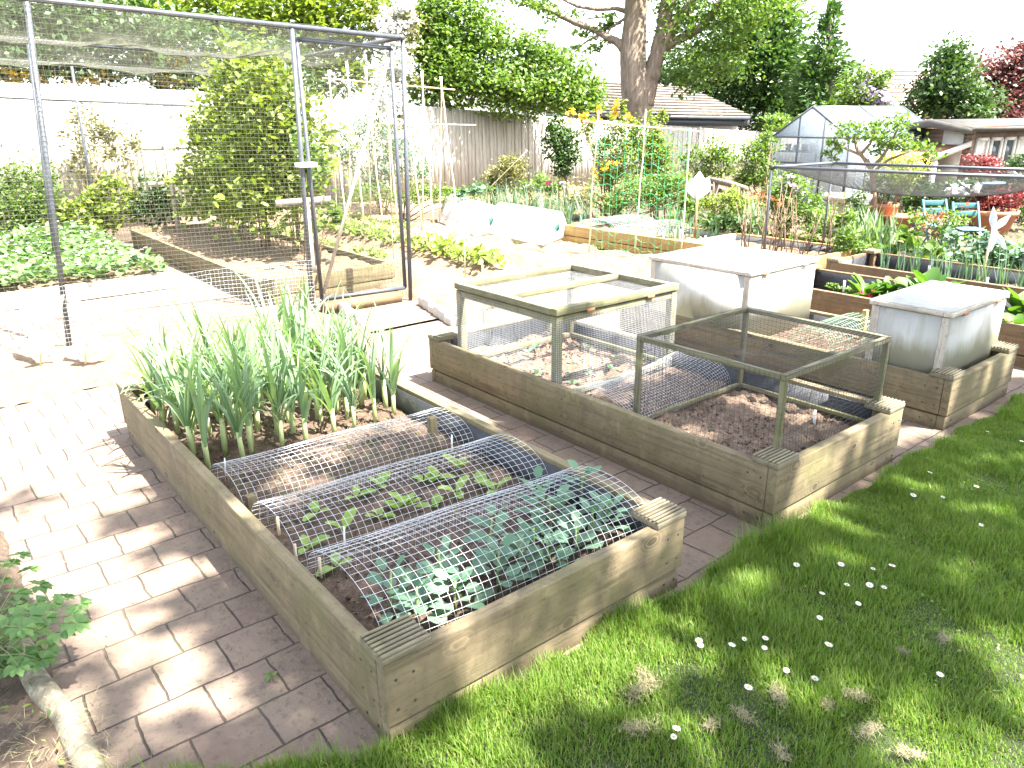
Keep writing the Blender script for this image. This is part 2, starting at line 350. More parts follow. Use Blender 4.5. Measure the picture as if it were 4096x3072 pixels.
# ------------------------------------------------------------------ more builders
def _wires(s, P, r, ref=(0, 0, 1), n=3):
    P = np.asarray(P, float); N, m, _ = P.shape; T = nrm(np.gradient(P, axis=1)); ref = np.broadcast_to(np.asarray(ref, float), T.shape)
    bad = np.abs((T*ref).sum(-1, keepdims=True)) > .95; ref = np.where(bad, np.array([.3, .9, .2]), ref)
    a = nrm(np.cross(T, ref)); b = np.cross(a, T); th = np.arange(n)*2*PI/n+.4
    R = P[:, :, None]+r*(np.cos(th)[:, None]*a[:, :, None]+np.sin(th)[:, None]*b[:, :, None])
    bse = np.arange(N)[:, None, None]*m*n; i = np.arange(m-1)[None, :, None]*n; j = np.arange(n)[None, None]; k = (j+1) % n
    F = np.stack([bse+i+j, bse+i+k, bse+i+n+k, bse+i+n+j], -1).reshape(-1, 4)
    return s.add(R.reshape(-1, 3), F)
MB.wires = _wires
def _surfnet(s, fn, U, V_, r, mu=None, mv=None, ref=(0, 0, 1)):
    """A net over the surface fn(u, v): lines at the values in U and V_."""
    mu = mu or 12; mv = mv or 12
    uu = np.linspace(U[0], U[-1], mu); vv = np.linspace(V_[0], V_[-1], mv)
    s.wires(np.stack([np.stack(fn(np.full(mv, u), vv), -1) for u in U]), r, ref)
    s.wires(np.stack([np.stack(fn(uu, np.full(mu, v)), -1) for v in V_]), r, ref); return s
MB.surfnet = _surfnet
def _ovals(s, P, D, N, L, W, fold=.12, tipdrop=0.0):
    P = np.asarray(P, float); n = len(P); D = nrm(D); S = nrm(np.cross(D, N)); N = np.cross(S, D)
    L = np.broadcast_to(L, (n,))[:, None]; W = np.broadcast_to(W, (n,))[:, None]
    f = lambda t, w, h: P+D*L*t+S*W*w*.5+N*(W*h)-N*L*tipdrop*t*t
    V = np.stack([f(0, .12, 0), f(.28, .88, fold), f(.68, .92, fold), f(.94, .34, fold*.3), f(.94, -.34, fold*.3), f(.68, -.92, fold), f(.28, -.88, fold), f(0, -.12, 0), f(.5, 0, 0)], 1).reshape(-1, 3)
    b = np.arange(n)[:, None]*9
    s.add(V, np.concatenate([b+np.array([[0, 1, 8, 7]]), b+np.array([[1, 2, 3, 8]]), b+np.array([[8, 4, 5, 6]])]))
    s.F.append(np.concatenate([b+np.array([[8, 3, 4]]), b+np.array([[7, 8, 6]])])+s.n-n*9); return s
MB.ovals = _ovals
def _rovals(s, P, Ln, up=.8, asp=.7, fold=.1):
    n = len(P); N = RNG.normal(size=(n, 3)); N[:, 2] = np.abs(N[:, 2])+up; D = RNG.normal(size=(n, 3)); l = Ln*RNG.uniform(.65, 1.25, n)
    return s.ovals(P, np.cross(nrm(N), D), nrm(N), l, l*asp, fold)
MB.rovals = _rovals
def lobed(mb, P, az, tilt, R):
    """Columbine leaf: three scalloped fans on one stalk end."""
    H = np.array([math.cos(az), math.sin(az), 0]); S = np.array([-math.sin(az), math.cos(az), 0]); Z = np.array([0, 0, 1.])
    D = nrm(H*math.cos(tilt)-Z*math.sin(tilt)); N = np.cross(D, S); N = N if N[2] > 0 else -N
    for a0 in (-1.25, 0, 1.25):
        ax = D*math.cos(a0)+S*math.sin(a0); sd = np.cross(N, ax); c = np.asarray(P)+ax*R*.12; pts = [c]
        for k in range(19):
            t = -1.15+2.3*k/18; rr = R*(.86+.13*math.cos(t*8.2)+.04*math.cos(t*19))*(1-.1*abs(t))
            pts.append(c+ax*rr*math.cos(t)+sd*rr*math.sin(t)+N*R*(.16*math.sin(t)**2-.07*math.cos(t*8.2)-.1*(rr/R)**2))
        V = np.array(pts); n = len(V); mb.add(V, [(0, i, i+1) for i in range(1, n-1)])

def polysheet(name, pts, z, mat, kind='structure', t=.03):
    m = MB(); P = np.array([(x, y, z-t) for x, y in pts]); m.poly3(P, (0, 0, t)); return tag(m.build(name, mat), kind=kind)
def field(name, x0, x1, y0, y1, res, fn, mat, edge=.06, kind='structure'):
    X, Y = np.meshgrid(np.arange(x0, x1+res, res), np.arange(y0, y1+res, res), indexing='ij')
    Z = fn(X, Y)
    if edge:
        d = np.minimum(np.minimum(X-x0, x1-X), np.minimum(Y-y0, y1-Y)); Z = np.where(d < edge, Z-np.maximum(0, edge-d)*1.2, Z)
    m = MB().grid(X, Y, Z); return tag(m.build(name, mat, loc=((x0+x1)/2, (y0+y1)/2, 0), smooth=True), kind=kind)

# ------------------------------------------------------------------ the ground
def lawn_edge(x):
    x = np.asarray(x, float); e = np.where(x < 0, -.55*x, -.012-.016*x)
    return e+.02*np.sin(x*9)+.014*np.sin(x*23+1)
m = MB(); m.grid(*[a for a in (lambda X, Y: (X, Y, X*0-.045))(*np.meshgrid(np.linspace(-120, 160, 15), np.linspace(-80, 200, 15), indexing='ij'))])
tag(m.build('ground', M['borders']), kind='structure')

def pathmat():
    t = NT('brick_paving'); co = t.coord(); wob = t.n('ShaderNodeTexNoise', Scale=7.0, Vector=co, Detail=5.0)
    mp = t.n('ShaderNodeVectorMath', _operation='SCALE'); t.set(mp, 'i0', wob.outputs['Color']); mp.inputs['Scale'].default_value = .028
    v = t.n('ShaderNodeVectorMath', _operation='ADD'); t.set(v, 'i0', co); t.set(v, 'i1', mp.outputs[0])
    b = t.n('ShaderNodeTexBrick', Vector=v.outputs[0]); b.offset = .5; b.offset_frequency = 2; b.squash = 1
    for k, x in (('Scale', 1.0), ('Mortar Size', .0045), ('Mortar Smooth', .6), ('Bias', 0.0), ('Brick Width', .205), ('Row Height', .20)): t.set(b, k, x)
    t.set(b, 'Color1', (.205, .148, .112)); t.set(b, 'Color2', (.138, .096, .074)); t.set(b, 'Mortar', (.030, .021, .014))
    n1 = t.noise(9, co, 7, .65); n2 = t.noise(38, co, 6, .7); c = t.mix(t.math('MULTIPLY', t.ramp(t.noise(2.6, co, 4, .6), (.42, (0,0,0)), (.6, (1,1,1))), .75), b.outputs[0], (.125, .092, .068))
    c = t.mix(t.math('MULTIPLY', t.ramp(n1, (.4, (0,0,0)), (.62, (1,1,1))), .6), c, (.175, .142, .098))
    c = t.mix(t.math('MULTIPLY', t.ramp(n2, (.52, (0,0,0)), (.66, (1,1,1))), .6), c, (.062, .046, .032))
    c = t.mix(t.math('MULTIPLY', t.ramp(t.noise(2.2, co, 4), (.5, (0,0,0)), (.7, (1,1,1))), .5), c, (.17, .098, .075))
    vo = t.n('ShaderNodeTexVoronoi', Scale=3.4, Vector=v.outputs[0]); sp = t.ramp(vo.outputs['Distance'], (.10, (1,1,1)), (.115, (0,0,0)))
    pk = t.ramp(vo.outputs['Color'], (.62, (0,0,0)), (.64, (1,1,1))); c = t.mix(t.math('MULTIPLY', t.math('MULTIPLY', sp, pk), .75), c, (.27, .265, .2))
    jn = t.noise(4.5, co, 5, .65); jf = t.math('MULTIPLY', b.outputs['Fac'], t.ramp(jn, (.36, (.15,.15,.15)), (.60, (.8,.8,.8))))
    jc = t.mix(t.ramp(t.noise(3.1, co, 4), (.5, (0,0,0)), (.6, (1,1,1))), (.022, .015, .010), (.036, .036, .012)); c = t.mix(jf, c, jc)
    db = t.ramp(t.noise(95, co, 4, .7), (.66, (0,0,0)), (.70, (1,1,1))); c = t.mix(t.math('MULTIPLY', db, t.ramp(n1, (.35, (0,0,0)), (.6, (.8,.8,.8)))), c, (.03, .02, .013))
    h = t.math('ADD', t.math('MULTIPLY', b.outputs['Fac'], -1.3), t.math('MULTIPLY', n2, .8)); h = t.math('ADD', h, n1)
    return t.princ(c, .88, h, .8, .012)
M['paving'] = pathmat()
X, Y = np.meshgrid(np.arange(-.80, 8.01, .08), np.arange(-.5, 4.05, .08), indexing='ij')
Z = .008*fbm(X, Y, .8, 5)
tag(MB().grid(X, Y, Z).build('path', M['paving'], loc=(0, .035, 0), smooth=True), kind='structure')
tag(MB().grid(*(lambda X, Y: (X, Y, .006*fbm(X, Y, .8, 15)))(*np.meshgrid(np.arange(-5, 3.2, .1), np.arange(4.051, 11.2, .1), indexing='ij'))).build('cage_path', M['paving'], loc=(0, .02, 0), smooth=True), kind='structure')
polysheet('lawn', [(-.95, .56)]+[(x, float(lawn_edge(x))) for x in np.linspace(-.9, 9, 80)]+[(14, -.2), (14, -9), (-6, -9), (-6, .56)], .012, soilmat('lawn_earth', (.02, .034, .008), (.042, .06, .014), (.08, .085, .03), 30), t=.05)
field('border_soil', -2.6, -.66, .25, 2.2, .03, lambda X, Y: .035+.05*fbm(X, Y, .35, 41, 4), M['borders'])
field('soil_strip', -4, 2.17, 4.02, 5.35, .035, lambda X, Y: .045+.07*fbm(X, Y, .3, 31, 4), M['soil'])
def patchZ(X, Y):
    rows = .5+.5*np.cos(2*PI*(X-4.43+.0*Y)/.82); inside = np.clip((Y-4.6)/.8, 0, 1)*np.clip((11-Y)/.6, 0, 1)*np.clip((5.6-X)/.5, 0, 1)
    return .03+.11*rows*inside+.085*fbm(X, Y, .34, 51, 4)
field('vegetable_plot', 3.05, 6.72, 3.2, 11.6, .04, patchZ, M['soil'])
field('far_plot', 3.2, 13, 11.45, 14.4, .08, lambda X, Y: .05+.08*fbm(X, Y, .4, 61, 3), M['soil'])

# grass of the lawn: many blades in one object, dense where the lawn lies in view
def grass():
    n = 520000; x = RNG.uniform(-1.1, 8.5, n); y = RNG.uniform(-5.0, .6, n)
    d = np.hypot(x-CAM[0], y-CAM[1]); keep = y < lawn_edge(x)+RNG.normal(0, .018, n)
    mid = (1.9+.0*x); lim = np.where((y > -.45*(x)-.75) & (x < 5.2), 1.0, .12); keep &= RNG.random(n) < lim
    x, y, d = x[keep], y[keep], d[keep]
    x2 = RNG.uniform(-.5, 4.8, 330000); y2 = lawn_edge(x2)-RNG.random(len(x2))**1.3*(1.35); k2 = (y2 > -.45*x2-.75)
    x = np.concatenate([x, x2[k2]]); y = np.concatenate([y, y2[k2]])
    clump = fbm(x, y, .22, 71, 3); h = .030*(1+1.2*clump)*RNG.uniform(.6, 1.5, len(x))
    e = lawn_edge(x)-y; edge = np.clip(1-e/.16, 0, 1); wild = np.clip(fbm(x, y, .3, 77, 2)+.35, 0, 1)
    h *= 1+2.0*edge*wild*np.where(RNG.random(len(x)) < .5, 1, .3)
    dens = RNG.random(len(x)) < .86+.45*fbm(x, y, .35, 73, 3); x, y, h = x[dens], y[dens], h[dens]; k = len(x)
    mb = MB(); mb.ribbons(np.stack([x, y, np.full(k, .008)], -1), RNG.uniform(0, 2*PI, k), RNG.uniform(.05, .75, k), RNG.uniform(.2, 1.3, k), np.clip(h, .012, .15), RNG.uniform(.0022, .0046, k), 2, lambda t: (1-t)**.7+.03)
    return tag(mb.build('grass', GRASS), kind='stuff')
grass()

m = MB(); n = 2600; x = RNG.uniform(-.3, 5, n); y = lawn_edge(x)-RNG.random(n)*1.5; k = fbm(x, y, .5, 91, 2) > .06; m.rovals(np.stack([x, y, RNG.uniform(.012, .03, n)], -1)[k], .012, 1.6, .8); tag(m.build('lawn_clover', GRASS), kind='stuff')

# ------------------------------------------------------------------ raised beds
def grooved_cap(parent, cx, cy, z, sx, sy, mat):
    m = MB(); m.box((cx-sx/2, cy-sy/2, z), (cx+sx/2, cy+sy/2, z+.022)); n = 7; p = sy/n
    for i in range(n): m.box((cx-sx/2+.001, cy-sy/2+p*i+p*.2, z+.021), (cx+sx/2-.001, cy-sy/2+p*(i+1)-p*.2, z+.032))
    return m.build('cap', mat, parent, bevel=.003)
def bed(label, x0, x1, y0, y1, soilz, H=.30, key='bed', caps=((0, 0), (1, 0), (0, 1), (1, 1)), z0=-.03, tier=.085, soil='bedsoil', liner=True, T=.045, seed=1, cap=True, cat='raised bed', soilfn=None):
    r = thing('raised_bed', label, cat, ((x0+x1)/2, (y0+y1)/2, 0), 'wooden raised beds of the garden')
    for za, zb, o in ((z0, tier-.005, .007), (tier+.005, H, 0)):
        for yy in (y0+o, y1-T-o): MB().box((x0+o, yy, za), (x1-o, yy+T, zb)).build('board', M[key+'_x'], r, bevel=.004)
        for xx in (x0+o, x1-T-o): MB().box((xx, y0+T+.002+o, za), (xx+T, y1-T-.002-o, zb-.001)).build('board', M[key+'_y'], r, bevel=.004)
    if liner:
        m = MB(); a, b, c, d = x0+T+.004, x1-T-.004, y0+T+.004, y1-T-.004; zt = H-.022; e = .005
        m.box((a, c, .02), (a+e, d, zt)); m.box((b-e, c, .02), (b, d, zt)); m.box((a+e, c, .02), (b-e, c+e, zt)); m.box((a+e, d-e, .02), (b-e, d, zt)); m.build('liner', M['liner'], r)
    res = .022 if x1-x0 < 1.5 and y1-y0 < 4 else .05
    X, Y = np.meshgrid(np.arange(x0+T+.008, x1-T, res), np.arange(y0+T+.008, y1-T, res), indexing='ij')
    Zf = soilz+.035*fbm(X, Y, .16, 80+seed, 4)+.012*RNG.normal(size=X.shape)*.6
    if soilfn: Zf = Zf+soilfn(X, Y)
    MB().grid(X, Y, Zf).build('soil', M[soil], r, smooth=True)
    m = MB()
    for zz in (.045, .14, .24):
        for xx in (x0+.03+.004, x0+.09, x1-.034, x1-.09): m.tube([(xx, y0-.0012+(.007 if zz < tier else 0), zz), (xx, y0+.004, zz)], .0048, 7)
        for yy in (y0+.075, y0+.14, (y0+y1)/2, y1-.075, y1-.13): m.tube([(x0-.0012+(.007 if zz < tier else 0), yy, zz), (x0+.004, yy, zz)], .0048, 7)
    m.build('screw', M['rustdark'], r)
    for i, j in ((0, 0), (1, 0), (0, 1), (1, 1)):
        px = x0+T+.012 if i == 0 else x1-T-.012-.05; py = y0+T+.012 if j == 0 else y1-T-.012-.05
        MB().box((px, py, .05), (px+.05, py+.05, H-.002)).build('corner_post', M[key+'_z'], r, bevel=.003)
        if cap and (i, j) in caps:
            grooved_cap(r, x0+.075 if i == 0 else x1-.075, y0+.062 if j == 0 else y1-.062, H+.001, .158, .13, M['cap'])
    return r
def clods(parent, x0, x1, y0, y1, z, n, s, mat, name='soil_crumbs'):
    m = MB(); P = np.stack([RNG.uniform(x0, x1, n), RNG.uniform(y0, y1, n), np.full(n, z)], -1); r = s*RNG.uniform(.3, 1.3, n)**1.5
    B = np.array([(1,0,0),(-1,0,0),(0,1,0),(0,-1,0),(0,0,.8),(0,0,-.8)]); V = P[:, None]+B[None]*r[:, None, None]*RNG.uniform(.6, 1.3, (n, 6, 1))
    F = np.array([(0,2,4),(2,1,4),(1,3,4),(3,0,4),(2,0,5),(1,2,5),(3,1,5),(0,3,5)]); m.add(V.reshape(-1, 3), (np.arange(n)[:, None, None]*6+F[None]).reshape(-1, 3))
    o = m.build(name, mat, parent); o['kind'] = 'stuff'; return o
b1 = bed('long raised bed with leeks and wire tunnels, nearest the brick path', 0, 1.262, 0, 2.963, .155, seed=1)
b2 = bed('raised bed holding the open mesh frames, between leek bed and cold frames', 1.86, 2.97, 0, 2.652, .17, seed=2, soil='drybed')
b3 = bed('raised bed carrying the two white cold frames', 3.564, 4.49, .01, 2.505, .2, seed=3)
b4 = bed('dark-lined raised bed of leafy chard behind the white cold frames', 5.15, 6.05, -.5, 2.35, .12, H=.30, key='brown', seed=4)
b5 = bed('raised bed of spring onions under the net table', 6.5, 7.38, -.6, 2.42, .14, H=.29, key='brown', seed=5)
b6 = bed('long yellow new-timber raised bed beyond the bare plot', 6.76, 7.85, 2.75, 9.4, .14, H=.235, key='new', caps=(), seed=6, soil='soil', cap=False)
MB().box((6.81, 4.42, .05), (7.80, 4.46, .232)).build('divider_board', M['white_x'], b6, bevel=.003)
for b, a in ((b1, (.06, 1.2, .06, 2.9, .16)), (b2, (1.92, 2.91, .06, 2.6, .175))):
    clods(b, *a, 2600, .008, M['bedsoil'])
    clods(b, *a, 70, .007, M['soil'], 'pale_pebbles')

# left border: log edging and a columbine
pts = [(-.75, 1.2, .03), (-.735, 1.0, .034), (-.70, .75, .036), (-.672, .5, .036), (-.66, .3, .034)]
m = MB(); P = np.array(pts); PP = np.stack([np.interp(np.linspace(0, 4, 24), range(5), P[:, k]) for k in range(3)], -1); PP[:, 0] += .004*np.sin(np.arange(24)*.6)
m.tube(PP, .036+.0015*np.sin(np.arange(24)*.9), 14); tag(m.build('edging_log', M['logbark'], loc=(-.7, .75, 0), smooth=True), 'bark-covered log edging the brick path at the border', 'log')
aq = thing('columbine_plant', 'lobed-leaf columbine plant leaning over the path edge', 'plant', (-.86, 1.16, .03))
ml, ms = MB(), MB()
tgt = [(18, 1215), (62, 1232), (35, 1282), (110, 1300), (150, 1330), (170, 1305), (95, 1335), (60, 1330), (20, 1330), (12, 1380), (45, 1355), (50, 1415), (95, 1408), (10, 1442), (0, 1260), (130, 1365), (75, 1300), (20, 1410), (-30, 1290), (-40, 1350), (-25, 1220), (-60, 1400), (135, 1290), (80, 1265), (40, 1200), (0, 1225), (30, 1310), (70, 1360), (5, 1345), (100, 1380), (-10, 1260), (40, 1440), (-20, 1430), (160, 1345), (85, 1425)]
for i, (vx, vy) in enumerate(tgt):
    z = random.uniform(.16, .34) if vy < 1370 else random.uniform(.1, .18); p = g(vx, vy, z); b = np.array([-.88+random.uniform(-.05, .05), 1.13+random.uniform(-.07, .07), .04]); d = p-b
    lobed(ml, p, math.atan2(d[1], d[0])+random.uniform(-.5, .5), random.uniform(.0, .4), random.uniform(.036, .050))
    ms.tube([b, b+d*.45+np.array([0, 0, .05]), b+d*.8+np.array([0, 0, .035]), p], [.003, .0025, .002, .0015], 4)
ml.build('foliage', AQUI, aq); ms.build('stems', STEM, aq)
for k in range(26):
    pass
md = MB(); n = 150; md.rleaves(np.stack([RNG.uniform(-1.3, -.72, n), RNG.uniform(.3, 1.6, n), RNG.uniform(.045, .08, n)], -1), .022, 1.5, .5); tag(md.build('ground_weeds', G1), kind='stuff')
md = MB(); n = 900; a = RNG.uniform(0, 2*PI, n); md.ribbons(np.stack([RNG.uniform(-1.3, -.6, n), RNG.uniform(.25, .75, n)**1, RNG.uniform(.03, .07, n)], -1), a, 1.2, .4, RNG.uniform(.02, .06, n), .002, 2); tag(md.build('dry_grass_litter', HAY), kind='stuff')
# crumbs of leaf and moss on the paving
md = MB(); n = 420; xx = RNG.uniform(-.7, -.02, n); yy = RNG.uniform(.1, 3.0, n); near = RNG.random(n) < .5; xx[near] = -.012-np.abs(RNG.normal(0, .03, near.sum()))
md.rleaves(np.stack([xx, yy, np.full(n, .009)], -1), .011, 3, .5, .1); tag(md.build('leaf_litter', leaf('brown_litter', [(.12, .07, .035), (.2, .13, .07), (.09, .06, .035), (.28, .2, .12)], 0)), kind='stuff')
for i, (vx, vy) in enumerate([(585, 1465), (1045, 1318)]):
    p = g(vx, vy, .01); t = MB(); t.rleaves(p+RNG.normal(0, .008, (9, 3))*[1, 1, .3]+[0, 0, .008], .022, .6, .6)
    tag(t.build('seedling_weed', G1, loc=p), ['small green weed sprouting from paving beside the leek bed', 'little weed in the brick path joint'][i], 'weed')

# ------------------------------------------------------------------ wire tunnels
def tunnel(label, x0, x1, yc, wid, hgt, zb, cell=.030, r=.00072, skew=0, lean=0.0, sag=0, mat='wire'):
    o = thing('wire_tunnel', label, 'wire cloche', ((x0+x1)/2, yc, zb), 'bent wire mesh tunnels over seedlings')
    arc = 1.55*max(wid, hgt*1.6); nv = max(8, int(arc/cell)); U = np.arange(x0, x1+1e-6, cell); V_ = np.linspace(0, 1, nv)
    def fn(u, v):
        t = PI*(1-v); k = (u-x0)/(x1-x0)
        y = yc+skew*(k-.5)+wid/2*np.cos(t)*(1+.12*np.sin(t))+lean*np.sin(t); z = zb+hgt*np.sin(t)**.82*(1-sag*np.sin(PI*k*1.0)*.5)
        z = z+.003*np.sin(u*9+v*3); return u+0*v, y, z
    m = MB(); m.surfnet(fn, U, V_, r, 40, 22); m.build('mesh', M[mat], o)
    return o
tunnel('wire mesh tunnel over thin seedlings, beside the leeks', .085, 1.2, 1.46, .42, .16, .15, skew=-.06)
tunnel('middle wire mesh tunnel over lettuce seedlings', .085, 1.2, 0.94, .45, .185, .15, skew=-.08)
tunnel('wire mesh tunnel over broad beans, at the lawn end of the bed', .09, 1.21, .385, .54, .22, .15, skew=-.09)
for i, (x, y, h, lab) in enumerate([(1.02, 1.32, .20, 'square wooden peg standing inside the wire tunnel by the far liner'), (.115, 1.28, .11, 'squat wooden peg at the path end of the leek-side tunnel')]):
    tag(MB().box((x-.02, y-.018, .12), (x+.02, y+.018, .155+h)).build('wooden_peg', M['bed_z'], loc=(x, y, .15), bevel=.003), lab, 'peg')
for i, (vx, vy) in enumerate([(541, 1100), (600, 1135), (637, 1195), (690, 1225)]):
    p = g(vx, vy, .2); tag(MB().tube([(p[0], p[1], .12), (p[0]+.004, p[1]+.003, .235)], [.006, .006], 7).build('bamboo_peg', M['bamboo'], loc=(p[0], p[1], .12)), 'short cut cane peg holding down a wire tunnel edge', 'peg', 'cane pegs along the tunnel ends')
for i, (vx, vy, lab) in enumerate([(975, 960, 'white plant label by the square wooden peg'), (1030/1.0-100, 948, 'white plant label leaning on pale soil in the leek-side tunnel'), (484, 1012, 'white plant label at the path end of the leek-side tunnel'), (1760, 905, 'white plant label in bare soil under the netted frame'), (742, 1165, 'torn white label lying among lettuce seedlings')]):
    p = g(vx, vy, .2); tag(MB().beam((p[0], p[1], .15), (p[0]+.012, p[1]+.01, .245), .014, .0015, (1, 0, 0)).build('plant_label', M['label'], loc=(p[0], p[1], .15)), lab, 'plant label')

# ------------------------------------------------------------------ leeks
def make_leek(k):
    r = thing('leek_plant', 'leek plant with arching blue-green leaves in the near raised bed', 'leek', (0, 0, 0), 'leeks growing in the near raised bed')
    m = MB(); a0 = random.uniform(0, PI); hs = random.uniform(.13, .2); tx = random.uniform(-.015, .015)
    m.tube([(0, 0, -.02), (tx*.5, 0, hs*.5), (tx, 0, hs)], [.0135, .0135, .0125], 9); m.build('shank', SHANK, r, smooth=True)
    m = MB(); n = 9
    for i in range(n):
        az = a0+(PI if i % 2 else 0)+random.uniform(-.35, .35); t = i/(n-1); z = hs*.6+hs*.45*t
        m.ribbons([(tx, 0, z)], az, .34-.22*t+random.uniform(-.06, .08), random.choice([.3, .45, .7, 1.1, 1.8, 2.3])*(1.08-.4*t), random.uniform(.38, .58)*(.85+.15*t), random.uniform(.019, .029), 9, lambda s: min(1, .62+2.2*s)*(1-s**2.4)+.02, .28)
    m.build('foliage', LEEK, r, smooth=True); return r
leeks = [make_leek(k) for k in range(9)]
spots = [(x+random.uniform(-.04, .04), y+random.uniform(-.04, .04)) for y in np.linspace(1.88, 2.78, 8) for x in np.linspace(.14, 1.12, 9)]
for i, (x, y) in enumerate(spots):
    z = .155; rz = random.uniform(0, 6.28); s_ = random.uniform(.78, 1.12)
    if i < len(leeks): o = leeks[i]; o.location = (x, y, z); o.rotation_euler.z = rz; o.scale = (s_,)*3
    else: dup(leeks[i % len(leeks)], (x, y, z), rz, s_)
m = MB(); n = 500; m.rleaves(np.stack([RNG.uniform(.08, 1.18, n), RNG.uniform(1.75, 2.85, n), RNG.uniform(.165, .19, n)], -1), .014, 1.2, .6); tag(m.build('ground_weeds', G1), kind='stuff')

# ------------------------------------------------------------------ seedlings
def make_bean(k):
    r = thing('broad_bean_plant', 'broad bean plant with rounded grey-green leaves in the front wire tunnel', 'broad bean', (0, 0, 0), 'broad beans under the front wire tunnel')
    m = MB(); h = random.uniform(.13, .19); m.tube([(0, 0, -.02), (.005, .004, h*.5), (0, .008, h)], [.005, .0045, .004], 6); m.build('stem', STEM, r)
    m = MB(); n = 15
    t = np.linspace(.25, 1, n); az = np.arange(n)*2.4+RNG.uniform(-.4, .4, n); rad = .012+.028*(1-.5*t); P = np.stack([np.cos(az)*rad, np.sin(az)*rad, h*t+.008], -1)
    el = .1+.8*t**2+RNG.uniform(-.2, .2, n); D = np.stack([np.cos(az)*np.cos(el), np.sin(az)*np.cos(el), np.sin(el)], -1); Nn = np.stack([-np.cos(az)*np.sin(el), -np.sin(az)*np.sin(el), np.cos(el)], -1)+RNG.normal(0, .2, (n, 3))
    l = RNG.uniform(.062, .09, n)*(1.1-.45*t); m.ovals(P, D, Nn, l, l*.74, .1, .15); m.build('foliage', BEAN, r, smooth=True); return r
beans = [make_bean(k) for k in range(5)]
bv = [(845, 1310), (905, 1325), (985, 1300), (955, 1260), (1075, 1260), (1120, 1225), (1185, 1215), (1150, 1180), (1060, 1190), (1240, 1195), (1280, 1160), (1220, 1130), (1310, 1130), (1160, 1110), (1260, 1085), (1190, 1150)]
for i, (vx, vy) in enumerate(bv):
    p = g(vx, vy, .20); rz = random.uniform(0, 6); s_ = random.uniform(.85, 1.1)
    if i < 5: beans[i].location = (p[0], p[1], .15); beans[i].rotation_euler.z = rz
    else: dup(beans[i % 5], (p[0], p[1], .15), rz, s_)
def make_lett(k, mat=LETT, name='lettuce_seedling', lab='young lettuce with broad yellow-green leaves under the middle tunnel', cat='lettuce', grp='lettuce seedlings under the middle tunnel', l0=.085, n=4):
    o = MB(); az = np.arange(n)*2.1+random.uniform(0, 6)+RNG.uniform(-.4, .4, n); el = RNG.uniform(.15, 1.0, n)
    D = np.stack([np.cos(az)*np.cos(el), np.sin(az)*np.cos(el), np.sin(el)], -1); Nn = np.stack([-np.cos(az)*np.sin(el), -np.sin(az)*np.sin(el), np.cos(el)], -1)
    l = l0*RNG.uniform(.6, 1.2, n); o.ovals(D*.006, D, Nn, l, l*.6, .16, .25); o.ribbons(np.zeros((n, 3)), az, PI/2-el, 0, .02, .004, 2)
    return tag(o.build(name, mat, smooth=True), lab, cat, grp)
ls = [make_lett(k) for k in range(5)]
lv = [(665, 1180), (742, 1140), (685, 1105), (820, 1115), (855, 1095), (770, 1070), (880, 1090), (935, 1090), (945, 1030), (985, 1060), (1045, 1045), (990, 1008), (915, 1035), (725, 1220), (1070, 1055), (820, 1045)]
for i, (vx, vy) in enumerate(lv):
    p = g(vx, vy, .175); o = ls[i] if i < 5 else ls[i % 5].copy()
    if i >= 5: COL.objects.link(o)
    o.location = (p[0], p[1], .165); o.rotation_euler.z = random.uniform(0, 6)
cs = [make_lett(k, G5, 'cabbage_seedling', 'young cabbage with round pale leaves beneath the lidded mesh frame', 'cabbage', 'cabbage seedlings under the lidded mesh frame', .075, 5) for k in range(3)]
cv = [(1225, 805), (1243, 775), (1160, 800), (1140, 755), (1275, 800), (1320, 790), (1330, 765), (1155, 745), (1270, 745), (1375, 775), (1235, 820)]
for i, (vx, vy) in enumerate(cv):
    p = g(vx, vy, .21); o = cs[i] if i < 3 else cs[i % 3].copy()
    if i >= 3: COL.objects.link(o)
    o.location = (p[0], p[1], .185); o.rotation_euler.z = random.uniform(0, 6); s_ = random.uniform(.55, 1.0); o.scale = (s_,)*3
m = MB(); n = 420; P = np.stack([RNG.uniform(.12, 1.15, n), RNG.choice([1.62, 1.5, 1.4, 1.3, .78], n)+RNG.normal(0, .012, n), np.full(n, .155)], -1)
m.ribbons(P, RNG.uniform(0, 6.3, n), .15, .5, RNG.uniform(.03, .075, n), .0022, 3); tag(m.build('onion_seedlings', G1), 'rows of hair-thin seedlings under the wire tunnels', 'seedlings', kind='stuff')
m = MB(); n = 260; P = np.stack([RNG.uniform(.08, 1.18, n), RNG.uniform(.08, 1.7, n), np.full(n, .168)], -1); m.rleaves(P, .013, 1, .6); tag(m.build('tiny_weeds', G1), kind='stuff')
m = MB(); n = 160; P = np.stack([RNG.uniform(1.93, 2.9, n), RNG.uniform(.08, 2.5, n), np.full(n, .188)], -1); m.rleaves(P, .014, 1, .6); tag(m.build('tiny_weeds', G1), kind='stuff')

